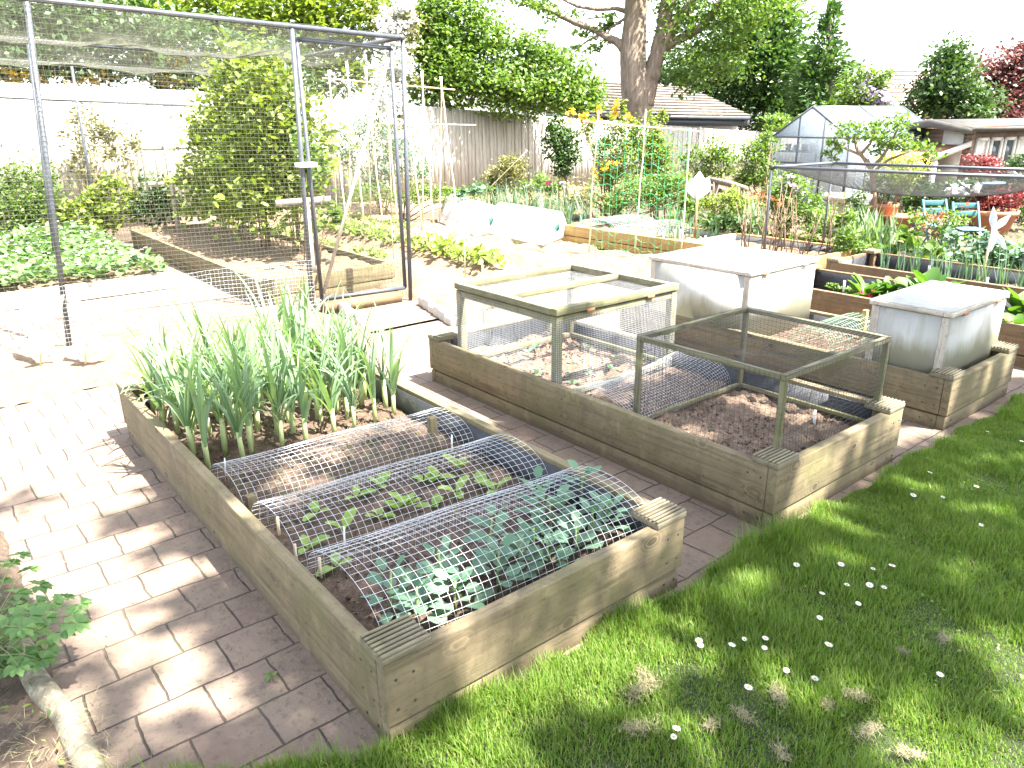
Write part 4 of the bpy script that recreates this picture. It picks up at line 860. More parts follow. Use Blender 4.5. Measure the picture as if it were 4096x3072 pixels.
for i, y in enumerate(np.linspace(4.65, 5.35, 4)): tuft('onion_clump', 'thin-leaved onion clump before the white divider board', 'onion', [(7.3, y, .14), (7.55, y, .14)], 14, .32, .010, G5, .05, 'onion clumps by the divider board')
tunnel('flattened wire tunnel in the new-timber bed behind the pea netting', 6.9, 7.75, 6.1, .75, .14, .2, cell=.05, r=.0018)
o = tunnel('second flattened wire tunnel nearer the divider board', 6.9, 7.75, 5.45, .6, .12, .2, cell=.05, r=.0018)
m = MB()
for k in range(34):
    b = np.array([random.uniform(7.0, 7.75), random.uniform(2.9, 3.9), .12]); h = random.uniform(.35, .9); t = b+np.array([random.uniform(-.15, .15), random.uniform(-.2, .2), h]); m.tube([b, b+(t-b)*.5+RNG.normal(0, .03, 3), t], [.008, .006, .003], 5)
    if k % 2: m.tube([b+(t-b)*.5, t+RNG.normal(0, .12, 3)], [.004, .002], 4)
tag(m.build('pea_sticks', M['twig'], loc=(7.4, 3.4, .12)), 'twiggy brown pea sticks standing in the new-timber bed', 'pea sticks', kind='stuff')
for k in range(9):
    y = 3.0+k*.13; p = (6.98+.05*math.sin(k*2), y+.9, .12); tag(MB().beam(p, (p[0]+.01, p[1]+.015*math.sin(k), .12+random.uniform(.12, .24)), .02, .012, (1, 0, 0)).build('split_stick', M['bamboo'], loc=p), 'short split stick standing in a row in the new-timber bed', 'stick', 'short sticks in the new-timber bed')

# net table
o = thing('net_table', 'tube frame with sagging black mesh top over the onions', 'net frame', (7.3, 2, 0))
zt = 1.16; c1, c2, c3, c4 = at(1668, 361, 8.85), at(1799, 352, 10.0), g(2262, 384, 0), g(2262, 376, 0)
c1[2] = c2[2] = zt; c1 = g(1668, 361, zt); c2 = g(1799, 352, zt); c3 = g(2250, 384, zt-.03); c4 = g(2250, 377, zt-.03)
dv = nrm(c2-c1); c4 = c3+(c2-c1)*1.0
for a, b in ((c1, c2), (c1, c3), (c2, c4)): MB().tube([a, b], .016, 8).build('rail', M['alu'], o, smooth=True)
for c, zb in ((c1, .1), (c2, 0), (c3, 0), (c4, 0)): MB().tube([(c[0], c[1], zb), c], .014, 8).build('leg', M['alu'], o, smooth=True); MB().box(c-.022, c+.022).build('corner_joint', M['netdark'], o)
def sagf(u, v):
    p = c1+np.outer(u, c3-c1)+np.outer(v, c2-c1); return p[:, 0], p[:, 1], p[:, 2]-.27*np.sin(PI*np.clip(u, 0, 1))**.5*np.sin(PI*v)**.8
m = MB(); lu, lv = np.linalg.norm(c3-c1), np.linalg.norm(c2-c1); m.surfnet(sagf, np.arange(0, 1.0001, .019/lu), np.arange(0, 1.0001, .019/lv), .0014, 40, 24); m.build('mesh_top', M['netdark'], o)

# chard, onions, leaf crops in the right beds
def chard(label, base, n, h, mat=CHRD, red=False):
    o = thing('chard_plant', label, 'chard', base, 'chard and beet plants behind the cold frames'); az = np.arange(n)*2.4+random.uniform(0, 6); n = int(n*2.2); h *= .62; az = np.arange(n)*2.4+random.uniform(0, 6); el = RNG.uniform(.5, 1.35, n); l = h*RNG.uniform(.6, 1.1, n)
    D = np.stack([np.cos(az)*np.cos(el), np.sin(az)*np.cos(el), np.sin(el)], -1); N = np.stack([-np.cos(az)*np.sin(el), -np.sin(az)*np.sin(el), np.cos(el)], -1); P = np.asarray(base)+D*(l*.4)[:, None]
    m = MB(); m.ovals(P, D, N+RNG.normal(0, .25, (n, 3)), l*.7, l*.42, .15, .35); m.build('foliage', mat, o, smooth=True)
    m = MB(); [m.tube([np.asarray(base), p+d*.05], [.007, .005], 5) for p, d in zip(P, D)]; m.build('stems', REDSTEM if red else STEM, o)
for (vx, vy, n, h, red, lab) in [(1868, 648, 9, .40, True, 'tall chard plant with bright magenta stalk'), (1910, 645, 14, .30, False, 'chard plant right of the magenta-stalked one'), (1950, 640, 14, .32, False, 'leafy chard plant in the middle of its bed'), (1995, 640, 9, .26, False, 'smaller chard plant behind the smaller cold frame lid'), (2060, 640, 16, .52, False, 'tallest chard plant, dark glossy leaves before the onions'), (2130, 650, 12, .42, False, 'chard plant by the bottle windmill cane'), (2215, 690, 14, .45, False, 'chard plant at the lawn end of its bed'), (2200, 740, 14, .4, True, 'chard plant at the picture edge right of the smaller cold frame')]:
    p = g(vx, vy, .13); chard(lab, (min(max(p[0], 5.3), 5.95), p[1], .12), n, h, red=red)
for i, vx in enumerate(np.linspace(1795, 1850, 6)):
    p = g(vx, 625+.25*(vx-1795), .13); chard('small beet seedling in a short row near the larger cold frame', (p[0], p[1], .12), 6, .13)
for i, y in enumerate(np.linspace(-.1, 2.1, 15)): tuft('spring_onion', 'clump of thin upright spring onions against the black liner', 'onion', [(7.05+random.uniform(-.05, .05), y, .14), (7.2, y+.05, .14)], 7, .34, .012, G5, .025, 'spring onions in the bed under the net table', .35, .12)
for i, (vx, vy) in enumerate([(1788, 618), (1822, 632), (2005, 598), (2130, 625)]):
    p = g(vx, vy, .15); tag(MB().beam(p, p+np.array([.01, .01, .11]), .022, .002, (1, 0, 0)).build('plant_label', M['label'], loc=p), ['white plant label beside the beet seedlings near the larger cold frame', 'white plant label at the end of the beet seedlings', 'white plant label among the spring onions', 'white plant label among chard near the bottle windmill'][i], 'plant label')

# ------------------------------------------------------------------ fence
def fence():
    YF = 13.4; pv = [(-60, 174), (0, 178), (380, 195), (700, 215), (945, 232), (1160, 250), (1320, 262), (1560, 280), (1680, 287)]
    xs, zs = [], []
    for vx, vy in pv:
        d = ray(vx, vy); t = (YF-CAM[1])/d[1]; p = CAM+d*t; xs.append(p[0]); zs.append(p[2])
    o = thing('board_fence', 'long pale close-boarded fence behind the fruit cage and plot', 'fence', (8, YF, 0)); x = -3.5; zf = lambda x: float(np.interp(x, xs, zs))
    while x < xs[-1]+2.5:
        m = MB(); n = 17; w_ = 1.83/n
        for i in range(n):
            xa = x+i*w_; off = .012*(i % 2)+random.uniform(0, .003); zt = zf(xa)+random.uniform(-.006, .006); m.box((xa+.001, YF+off, -.05), (xa+w_*1.0-.001, YF+off+.016, zt))
        m.build('board_panel', M['fence'], o)
        MB().box((x-.05, YF-.03, -.05), (x+.05, YF+.0, zf(x)+.03)).build('post', M['fence'], o)
        MB().box((x+.052, YF+.03, zf(x+.9)-.02-.3), (x+1.77, YF+.07, zf(x+.9)-.24)).build('rail', M['fence'], o)
        x += 1.83
def fencemat():
    t = NT('pale_fence_boards'); co = t.coord('Object', (9, 9, .8)); n1 = t.noise(3, co, 6, .6); r = t.n('ShaderNodeNewGeometry').outputs['Random Per Island']
    c = t.ramp(n1, (.3, (.30, .27, .225)), (.55, (.42, .385, .33)), (.75, (.50, .47, .42))); c = t.mix(t.math('MULTIPLY', r, .35), c, (.30, .255, .20)); return t.princ(c, .9, n1, .3, .005)
M['fence'] = fencemat(); fence()

# ------------------------------------------------------------------ buildings
def quadpanel(pts, t): return MB().poly3(pts, t)
def rooftile(name, a, b, scale, rowdir=None):
    t = NT(name); co = t.coord('Object'); n1 = t.noise(6, co, 6); n2 = t.noise(1.2, co, 3); c = t.ramp(n1, (.3, a), (.7, b)); c = t.mix(t.ramp(n2, (.4, (0,0,0)), (.7, (.5,.5,.5))), c, [v*.7 for v in a]); return t.princ(c, .85, n1, .4, .02)
M['tile'] = rooftile('grey_brown_roof_tile', (.085, .068, .056), (.165, .138, .115), 1)
M['pinktile'] = rooftile('pink_roof_tile', (.42, .30, .26), (.52, .40, .35), 1)
M['render'] = plain('cream_render', (.52, .49, .44), .9, .06, 3, .2)
M['fascia'] = plain('dark_grey_fascia', (.06, .065, .075), .4, .15, 6, .05)
M['glass'] = sheet('greenhouse_glass', (.48, .55, .60), .3, .12, .62)
M['glassroof'] = sheet('whitened_greenhouse_glass', (.25, .32, .40), .4, .15, .12)
M['siding'] = wood('summerhouse_siding', 0, (.21, .15, .11), (.13, .09, .065), (.26, .2, .15), .4)
M['roofboard'] = plain('grey_felt_roof', (.085, .078, .068), .9, .2, 8, .4)
M['redroof'] = plain('red_brown_felt', (.34, .15, .10), .8, .15, 8, .3)
M['cream'] = plain('cream_painted_wood', (.55, .52, .46), .6, .08, 6, .1)
M['pane'] = plain('dark_window_pane', (.06, .08, .085), .08, .2, 3, 0)
def roofcourses(parent, name, e0, e1, r0, r1, n, mat, th=.05):
    """A roof slope from eave e0-e1 to ridge r0-r1 made of n overlapping tile courses."""
    e0, e1, r0, r1 = [np.asarray(v, float) for v in (e0, e1, r0, r1)]; nn = nrm(np.cross(e1-e0, r0-e0)); nn = nn if nn[2] > 0 else -nn; m = MB()
    for i in range(n):
        a, b = i/n, min(1, (i+1.15)/n); P = [e0+(r0-e0)*a+nn*th, e1+(r1-e1)*a+nn*th, e1+(r1-e1)*b+nn*th*.35, e0+(r0-e0)*b+nn*th*.35]; m.poly3(P, -nn*th*.6)
    return m.build(name, mat, parent)
# outbuilding behind the fence
D1 = 26.5
e0, e1 = at(1180, 248, D1-1.0), at(1620, 253, D1); r0, r1 = at(1215, 172, D1+1.8), at(1480, 189, D1+2.6)
o = thing('garage_building', 'low building with grey tiled roof and cream wall behind the tree trunk', 'building', (e0+e1)/2*[1, 1, 0])
roofcourses(o, 'roof', e0, e1, r0, r1, 11, M['tile'], .09)
bk = nrm((r0-e0)*[1, 1, 0]); eb0, eb1 = e0+bk*5.4, e1+bk*5.4; roofcourses(o, 'roof_back', eb1, eb0, r1, r0, 11, M['tile'], .09)
dn = np.array([0, 0, -1.]); MB().poly3([e0+dn*.05, e1+dn*.05, e1+dn*.27, e0+dn*.27], bk*.06).build('fascia', M['fascia'], o); MB().tube([e0-bk*.07+dn*.03, e1-bk*.07+dn*.03], .06, 8).build('gutter', M['fascia'], o)
el = nrm(e1-e0); w1 = e1-el*.35+bk*.3; w0 = e0+bk*.3
MB().poly3([w0*[1, 1, 0], w1*[1, 1, 0], w1+dn*.2, w0+dn*.2], bk*.25).build('wall', M['render'], o)
rr = r1-el*.35; MB().poly3([w1*[1, 1, 0]+bk*.26, (w1+bk*4.8)*[1, 1, 0], w1+bk*4.8+dn*.2, rr+dn*.14, w1+bk*.26+dn*.2], -el*.25).build('gable_wall', M['render'], o)
MB().tube([e1-bk*.02-el*.12+dn*.06, e1-el*.3+bk*.2+dn*.5, e1-el*.3+bk*.2-[0, 0, 1.6]], .045, 8).build('downpipe', M['fascia'], o)
# far house roof
o = thing('house', 'distant house with pale pink tiled roof beyond the lilac', 'building', at(1945, 230, 36)*[1, 1, 0])
a, b, c, d = at(1850, 262, 36), at(1985, 262, 36), at(2035, 149, 40), at(1915, 150, 40)
roofcourses(o, 'roof', a, b, d, c, 12, M['pinktile'], .12); bk = nrm((d-a)*[1, 1, 0]); MB().poly3([a*[1, 1, 0]+bk*.4, b*[1, 1, 0]+bk*.4, b+bk*.4-[0, 0, .1], a+bk*.4-[0, 0, .1]], bk*.3).build('wall', M['render'], o)
roofcourses(o, 'roof_back', b+bk*8, a+bk*8, c, d, 12, M['pinktile'], .12)
# greenhouse
def greenhouse():
    apex = at(1746, 237, 16.5); el_, er = at(1668, 292, 17.0), at(1837, 302, 15.9); er[2] = el_[2] = (el_[2]+er[2])/2; mid = (el_+er)/2; apex = np.array([mid[0], mid[1], apex[2]+.05])
    ax = nrm((er-el_)*[1, 1, 0]); dp = np.array([-ax[1], ax[0], 0]); dp = dp if dp@(apex-CAM) > 0 else -dp; Lg = 2.9
    o = thing('greenhouse', 'aluminium greenhouse with pale reflecting roof and potted shelves', 'greenhouse', mid*[1, 1, 0]); fl = np.array([1, 1, 0.])
    bar = MB()
    for k in (0, Lg/2, Lg):
        for p, q in ((el_*fl, el_), (er*fl, er), (el_, apex), (er, apex)): bar.beam(p+dp*k, q+dp*k, .035, .035)
    for p in (el_, er, apex, el_*fl+[0, 0, .03], er*fl+[0, 0, .03]): bar.beam(p, p+dp*Lg, .035, .035)
    for t in (.36, .68): bar.beam((el_+(er-el_)*t)*fl, (el_+(er-el_)*t)*fl+[0, 0, el_[2]+(apex[2]-el_[2])*(1-abs(t-.5)*2)], .028, .028)
    bar.beam(el_, er, .03, .03); bar.beam(el_*fl+[0, 0, .8], er*fl+[0, 0, .8], .025, .025)
    for t in np.linspace(.2, .8, 4): bar.beam(er+dp*Lg*t, apex+dp*Lg*t, .022, .022); bar.beam(el_+dp*Lg*t, apex+dp*Lg*t, .022, .022); bar.beam(er*fl+dp*Lg*t, er+dp*Lg*t, .022, .022)
    bar.build('frame', M['alu'], o)
    nn = nrm(np.cross(er-apex, dp)); nn = nn if nn[2] > 0 else -nn; MB().poly3([er, apex, apex+dp*Lg, er+dp*Lg], nn*.006).build('roof_glass', M['glassroof'], o)
    nn = nrm(np.cross(el_-apex, dp)); nn = nn if nn[2] > 0 else -nn; MB().poly3([el_, apex, apex+dp*Lg, el_+dp*Lg], nn*.006).build('roof_glass', M['glassroof'], o)
    MB().poly3([el_*fl, er*fl, er, apex, el_], -dp*.005).build('gable_glass', M['glass'], o); MB().poly3([er*fl, er*fl+dp*Lg, er+dp*Lg, er], ax*.005).build('side_glass', M['glass'], o); MB().poly3([el_*fl, el_*fl+dp*Lg, el_+dp*Lg, el_], -ax*.005).build('side_glass', M['glass'], o)
    MB().poly3([(el_*fl)+dp*Lg, er*fl+dp*Lg, er+dp*Lg, apex+dp*Lg, el_+dp*Lg], dp*.005).build('gable_glass', M['glass'], o)
    for j, z in enumerate((el_[2]-.28, el_[2]-.72)):
        a_ = el_*fl+ax*.1+dp*.25+[0, 0, z]; b_ = er*fl-ax*.1+dp*.25+[0, 0, z]; MB().beam(a_, b_, .4, .025).build('shelf', M['grey_x'], o)
        for t in np.linspace(.08, .95, 8):
            if random.random() < .2: continue
            c = a_+(b_-a_)*t+[0, 0, .012]; s_ = random.uniform(.8, 1.25); tag(MB().lathe(c, [(0, 0), (.045*s_, 0), (.06*s_, .1*s_), (.066*s_, .1*s_), (.066*s_, .13*s_), (.056*s_, .13*s_), (.05*s_, .05)], 12).build('plant_pot', M['terra'], loc=c, smooth=True), ['small terracotta pot on the upper greenhouse shelf', 'small terracotta pot on the lower greenhouse shelf'][j], 'plant pot', ['pots on the upper greenhouse shelf', 'pots on the lower greenhouse shelf'][j])
greenhouse()
# summerhouse
def summerhouse():
    D = 17.5; P = lambda vx, vy, dd=0: at(vx, vy, D+dd); fl = np.array([1, 1, 0.])
    A, B, C_ = P(1975, 285, .6), P(2105, 277, -.4), P(2290, 285, 1.6)   # eaves of the gable wall then of the window wall
    A[2] = B[2]; C_[2] = B[2]; o = thing('summerhouse', 'brown timber summerhouse with window wall and red porch canopy', 'summerhouse', B*fl)
    f1 = nrm((A-B)*fl); f2 = nrm((C_-B)*fl); out1 = np.array([f1[1], -f1[0], 0]); out1 = out1 if out1@(CAM-B) > 0 else -out1; out2 = np.array([f2[1], -f2[0], 0]); out2 = out2 if out2@(CAM-B) > 0 else -out2
    H = B[2]; m = MB()
    for k in range(16):
        z = k*H/16; m.poly3([A*fl+[0, 0, z], B*fl+[0, 0, z], B*fl+[0, 0, z+H/16], A*fl+out1*-.0+[0, 0, z+H/16]], -out1*(.05+.0*k)); m.poly3([A*fl+out1*.014+[0, 0, z], B*fl+out1*.014+[0, 0, z], B*fl+[0, 0, z+H/16-.004], A*fl+[0, 0, z+H/16-.004]], -out1*.012)
    m.build('gable_wall', M['siding'], o)
    MB().poly3([B*fl, C_*fl, C_, B], -out2*.06).build('window_wall', M['siding'], o)
    L2 = np.linalg.norm((C_-B)*fl); n = 6
    for k in range(n):
        x0 = .12+k*(L2-.2)/n; x1 = x0+(L2-.2)/n-.1; q = lambda x, z: B*fl+f2*x+out2*.02+[0, 0, z]
        wf = MB(); wf.beam(q(x0, .75), q(x0, H-.2), .06, .05, out2); wf.beam(q(x1, .75), q(x1, H-.2), .06, .05, out2); wf.beam(q(x0, .75), q(x1, .75), .06, .05, out2); wf.beam(q(x0, H-.2), q(x1, H-.2), .06, .05, out2)
        wf = wf.build('window', M['cream'], o); MB().poly3([q(x0, .75), q(x1, .75), q(x1, H-.2), q(x0, H-.2)], -out2*.012).build('pane', M['pane'] if k % 3 else M['cream'], wf)
    up = np.array([0, 0, 1.]); ov = .3; R0 = B+f1*ov*0+out1*.35+out2*.3; Aq = A+out1*.35+f1*.4; Rm = (A+B)/2+out1*.35+up*.10; bk = -out1*3.2
    m = MB(); m.poly3([B+out1*.35+f2*.0+out2*.3-up*.04, Rm, Rm+bk, B+out2*.3-up*.04+bk], up*.06); m.build('roof', M['roofboard'], o)
    MB().poly3([Aq-up*.06, Rm, Rm+bk, Aq-up*.06+bk], up*.06).build('roof', M['roofboard'], o)
    MB().poly3([B+out2*.3+out1*.36-up*.06, C_+out2*.3-up*.06, C_+out2*.3+up*.10, B+out2*.3+out1*.36+up*.02], -out2*.06).build('fascia', M['roofboard'], o)
    MB().poly3([B+out2*.3+up*.0, C_+out2*.3+up*.08, C_-out2*2+up*.07, B-out2*2+up*.0], up*.05).build('roof', M['redroof'], o)
    MB().poly3([Aq-up*.1, Rm-up*.08, B+out1*.352+out2*.28-up*.1, B+out1*.352+out2*.28, Rm+up*.07, Aq], out1*.03).build('bargeboard', M['roofboard'], o)
    c0 = B*fl+out1*.02+up*(H-.32); MB().poly3([c0+f1*.02, c0+f1*1.9, c0+f1*1.9+out1*.8-up*.22, c0+f1*.02+out1*.8-up*.22], up*.04).build('porch_canopy', M['redroof'], o)
    MB().poly3([c0+out1*.81+f1*.0-up*.26, c0+f1*-.02+up*.0, c0+f1*-.02+up*.1, c0+out1*.81-up*.16], f1*.05).build('canopy_board', M['cream'], o)
    for t in (.06,): MB().beam(c0*fl+f1*t+out1*.72, c0+f1*t+out1*.72-up*.24, .08, .08).build('porch_post', M['cream'], o)
    MB().poly3([c0*fl+f1*.15+out1*.02, c0*fl+f1*.62+out1*.02, c0*fl+f1*.62+out1*.02+up*1.5, c0*fl+f1*.15+out1*.02+up*1.5], out1*.03).build('door', M['cream'], o)
summerhouse()

# ------------------------------------------------------------------ garden furniture and pots
def pot(label, p, r, h, prof=None, sx=1, sy=1):
    o = thing('terracotta_pot', label, 'plant pot', p); MB().lathe(p, [(0, 0), (r*.72, 0), (r*.93, h*.8), (r, h*.8), (r*1.02, h), (r*.9, h), (r*.86, h*.86), (0, h*.86)], 22, sx, sy).build('pot', M['terra'], o, smooth=False); return o
p = g(1903, 488, 0); pot('large terracotta pot holding a small pale tree', p, .22, .36); pb = p
plant('potted_tree', 'small pale-leaved tree growing in the large terracotta pot', 'tree', hd(p), [(1905, 390, 32, 40), (1935, 400, 34, 30), (1880, 410, 25, 28), (1960, 372, 40, 22)], G2, .05, 1.5, (p[0], p[1]), 9, .02)
p = g(1937, 492, 0); pot('low wide terracotta bowl beside the large pot', p, .26, .2)
p = g(2135, 503, 0); pot('wide terracotta pot beneath the red maple', p, .34, .34)
plant('red_maple', 'dark red maple growing from the wide terracotta pot', 'tree', hd(p), [(2135, 430, 34, 26), (2165, 445, 32, 26), (2185, 420, 30, 22), (2110, 415, 25, 20)], RED, .05, 2.2, (p[0], p[1]), 6, .018)
def chair(label, pc, face):
    pc = np.asarray(pc)*[1, 1, 0]; o = thing('bistro_chair', label, 'chair', pc, 'blue bistro chairs behind the onion bed'); f = np.array([math.cos(face), math.sin(face), 0]); s = np.array([-f[1], f[0], 0]); up = np.array([0, 0, 1.]); pc = np.asarray(pc)*[1, 1, 0]
    MB().poly3([pc+up*.45+f*.2+s*.2, pc+up*.45+f*.2-s*.2, pc+up*.45-f*.18-s*.19, pc+up*.45-f*.18+s*.19], up*.02).build('seat', M['bluepaint'], o, bevel=.004)
    for z in (.68, .81): MB().beam(pc-f*(.2+(z-.45)*.22)+s*.21+up*z, pc-f*(.2+(z-.45)*.22)-s*.21+up*z, .02, .085, up).build('back_slat', M['tealpaint'], o, bevel=.004)
    for k in (-1, 1):
        MB().beam(pc+f*.22+s*.2*k, pc-f*.28+s*.2*k+up*.87, .02, .03, s).build('frame_leg', M['tealpaint'], o); MB().beam(pc-f*.24+s*.17*k, pc+f*.17+s*.17*k+up*.44, .02, .03, s).build('frame_leg', M['bluepaint'], o)
    o.scale = (.74,)*3
cp = g(2028, 488, .33); chair('teal folding bistro chair, nearer the potted tree', cp, math.radians(232)); cp2 = g(2092, 496, .33); chair('teal folding bistro chair in front of the little table', cp2, math.radians(226))
tp = g(2098, 498, 0); o = thing('bistro_table', 'pale blue round bistro table behind the chairs', 'table', tp); MB().lathe(tp+[0, 0, .70], [(0, 0), (.32, 0), (.33, .012), (.32, .025), (0, .026)], 24).build('table_top', M['bluepaint'], o)
for k in range(3): a = k*2.09; MB().tube([tp+[.28*math.cos(a), .28*math.sin(a), 0], tp+[-.1*math.cos(a), -.1*math.sin(a), .7]], .012, 6).build('leg', M['tealpaint'], o)
p = g(1818, 500, 0); o = thing('bird_bath', 'stone bird bath with wide slab top seen through the net', 'bird bath', p); hh = at(1818, 424, hd(p))[2]
MB().lathe(p, [(0, 0), (.2, 0), (.2, .06), (.1, .12), (.085, hh*.6), (.11, hh-.08)], 14).build('pedestal', M['stone'], o, smooth=True); MB().lathe(p+[0, 0, hh-.08], [(0, 0), (.2, 0), (.36, .05), (.36, .11), (.32, .11), (.28, .08), (0, .07)], 20).build('basin', M['stone'], o)
o = thing('log_rail', 'rustic pole rail seat among the border plants', 'bench', at(1570, 450, 12.8)*[1, 1, 0])
a, b = at(1532, 388, 13.2), at(1612, 408, 12.4); MB().tube([a, a+(b-a)*.5+[0, 0, .015], b], [.045, .05, .042], 10).build('rail', M['bark'], o, smooth=True); a2, b2_ = at(1530, 402, 13.4), at(1568, 413, 12.9); MB().tube([a2, b2_], .045, 10).build('rail', M['bark'], o, smooth=True)
for q in (a+(b-a)*.2, a+(b-a)*.88): MB().tube([q*[1, 1, 0], q], .05, 10).build('post', M['bark'], o, smooth=True)

# ------------------------------------------------------------------ trees beyond the fence
def tube_v(m, lst, d, n=10, wob=0):
    P = np.array([at(a, b, d+(c[1] if isinstance(c, tuple) else 0)) for a, b, c in lst]); k = SV/FPX*d; R = np.array([(c[0] if isinstance(c, tuple) else c)*k for a, b, c in lst])
    t = np.linspace(0, len(P)-1, len(P)*5); Q = np.stack([np.interp(t, range(len(P)), P[:, j]) for j in range(3)], -1); r = np.interp(t, range(len(P)), R)
    Q = Q+(RNG.normal(0, wob, Q.shape)*r[:, None] if wob else 0); m.tube(Q, r*(1+.015*np.sin(t*2.3)), n); return m
def tree(name, label, d, blobs, mat, Lf, cover, trunk=None, limbs=(), trunkmat=None, per=40, tight=.2, up=.5, asp=.55, spray=0, flowers=None, cat='tree', base=None):
    B = [(c, R*np.array([1.2, 1.2, 1.15])) for c, R in blobs_v(blobs, d)]; cover *= 1.35; base = base if base is not None else B[0][0]
    o = thing(name, label, cat, (base[0], base[1], 0)); m = MB(); foliage(m, B, Lf, cover, per, tight, up, asp, .1, False, spray); m.build('crown', mat, o)
    m = MB()
    if trunk: tube_v(m, trunk, d, 16, .008)
    else:
        c, R = B[0]; m.tube([(base[0], base[1], 0), (base[0], base[1], c[2]*.6), c+[0, 0, R[2]*.4]], [.16, .13, .04], 8)
    for l in limbs: tube_v(m, l, d, 8, .05)
    m.build('trunk', trunkmat or M['bark'], o, smooth=True)
    if flowers:
        fm, fs, fn, fb = flowers; m = MB()
        for c, R in blobs_v(fb, d-.2): m.rleaves(clumped(c, R, fn, 9, .12, .5), fs, .4, .8)
        m.build('blossom', fm, o)
    return o
tb = at(1385, 330, 23.5)
tree('broadleaf_tree', 'big spreading tree with thick forked grey-brown trunk', 23.5, [(1500, 70, 70, 75), (1580, 45, 80, 70), (1545, 140, 65, 55), (1470, 185, 38, 28), (1640, 10, 80, 50), (1460, 20, 50, 40), (1120, 8, 60, 16), (1205, 30, 60, 14), (1270, 62, 45, 12), (1310, 40, 38, 14), (1300, 95, 26, 16), (1240, 110, 14, 10), (1380, 188, 12, 8), (1340, -20, 80, 30), (1160, -30, 90, 30), (1500, -70, 180, 60)],
     G1, .15, 1.15, [(1384, 420, 33), (1384, 330, 29), (1380, 262, 26), (1378, 230, 27), (1374, 195, 30), (1370, 165, 28), (1367, 130, 25), (1368, 90, 25), (1372, 45, 22), (1374, 0, 21), (1376, -70, 17)],
     [[(1388, 225, 22), (1402, 175, 19), (1415, 130, 15), (1428, 85, 14), (1440, 30, 12), (1460, -40, 9)], [(1398, 175, 16), (1425, 120, 12), (1450, 65, 12), (1480, 25, 11), (1505, -10, 8), (1530, -50, 6)], [(1400, 170, 13), (1430, 105, 10), (1468, 85, 9), (1500, 70, 7), (1530, 40, 6), (1555, 5, 5), (1575, -30, 4)], [(1418, 110, 11), (1432, 60, 12), (1433, 25, 10), (1440, -20, 8)],
      [(1352, 108, 10), (1335, 92, 8), (1310, 78, 7), (1280, 62, 6), (1240, 48, 6), (1200, 28, 5), (1160, 8, 4), (1120, -10, 3)], [(1362, 28, 5), (1330, 18, 4), (1290, 20, 4), (1247, 14, 3), (1210, -4, 2)], [(1300, 72, 3), (1270, 88, 2), (1240, 108, 1.2)], [(1330, 28, 3), (1310, 36, 2), (1270, 40, 1.5)], [(1350, 40, 3), (1320, 60, 2), (1300, 92, 1.3)]], base=tb)
tree('conifer_tree', 'tall dense green cypress beside the tiled roof', 33, [(1650, 245, 50, 50), (1610, 165, 80, 65), (1660, 175, 75, 80), (1650, 90, 70, 90), (1690, 240, 45, 50), (1660, 10, 55, 70), (1600, 90, 60, 70)], G4, .26, 2.6, per=30, asp=.4, spray=1)
tree('conifer_tree', 'thin-topped cypress beside the open sky', 30, [(1790, 230, 62, 45), (1785, 175, 50, 50), (1778, 125, 38, 40), (1792, 75, 24, 40), (1795, 35, 15, 28), (1742, 200, 35, 60)], G4, .24, 2.0, [(1795, 420, 8), (1795, 230, 7), (1793, 100, 4), (1792, 15, 1.5)], per=26, asp=.4, spray=1)
tree('conifer_tree', 'yellow-green feathery conifer above the fruit cage', 20, [(330, 20, 110, 55), (480, 10, 90, 50), (620, 20, 90, 55), (720, 30, 80, 45), (790, 10, 60, 45), (560, 70, 70, 35), (690, 110, 60, 50), (740, 170, 60, 45), (650, 60, 80, 45), (780, 70, 50, 45)], G2, .2, 2.4, per=30, asp=.4, spray=1)
tree('hedge_tree', 'dark green hedge of trees behind the netting, at the fence', 17, [(20, 90, 110, 60), (160, 100, 110, 60), (310, 100, 110, 60), (440, 130, 100, 70), (560, 160, 90, 60), (-90, 90, 110, 70), (60, 20, 120, 50), (200, 40, 100, 50)], G3, .14, 2.6, flowers=(YEL, .09, 260, [(40, 160, 70, 22), (190, 165, 50, 22), (380, 150, 60, 45), (330, 120, 40, 15)]))
tree('blossom_tree', 'slim tree covered in white blossom behind the cage door', 15.2, [(855, 60, 42, 45), (862, 120, 40, 50), (840, 200, 35, 50), (850, 280, 40, 50), (870, 20, 35, 40)], G6, .08, 1.0, [(848, 480, 5), (850, 300, 4), (858, 100, 2.5)], flowers=(WHT, .075, 520, [(855, 60, 40, 48), (862, 120, 38, 48), (835, 200, 34, 46), (848, 280, 34, 46), (870, 20, 32, 38)]))
tree('broadleaf_tree', 'rounded bright green tree overhanging the fence', 18.5, [(955, 75, 65, 70), (930, 160, 60, 60), (1040, 130, 80, 65), (1110, 185, 90, 50), (1200, 170, 80, 60), (1262, 200, 45, 38), (1010, 205, 90, 32), (985, 20, 60, 45), (1160, 110, 50, 40), (1230, 225, 70, 22), (915, 30, 50, 50), (1060, 70, 50, 45), (1150, 190, 90, 55), (960, 130, 80, 70)], G1, .12, 2.5)
tree('broadleaf_tree', 'low bushy tree in shade between roof and cypress', 32, [(1440, 165, 50, 30), (1500, 170, 50, 35), (1545, 190, 45, 40), (1470, 140, 50, 35)], G3, .15, 2.2)
tree('broadleaf_tree', 'light green tree behind the lilac and greenhouse', 27, [(1850, 195, 40, 45), (1880, 225, 45, 35), (1700, 265, 45, 20), (1830, 240, 35, 25), (1900, 170, 25, 28)], G1, .15, 2.0, flowers=(LIL, .16, 240, [(1880, 195, 32, 28), (1895, 215, 28, 20), (1862, 205, 20, 22)]))
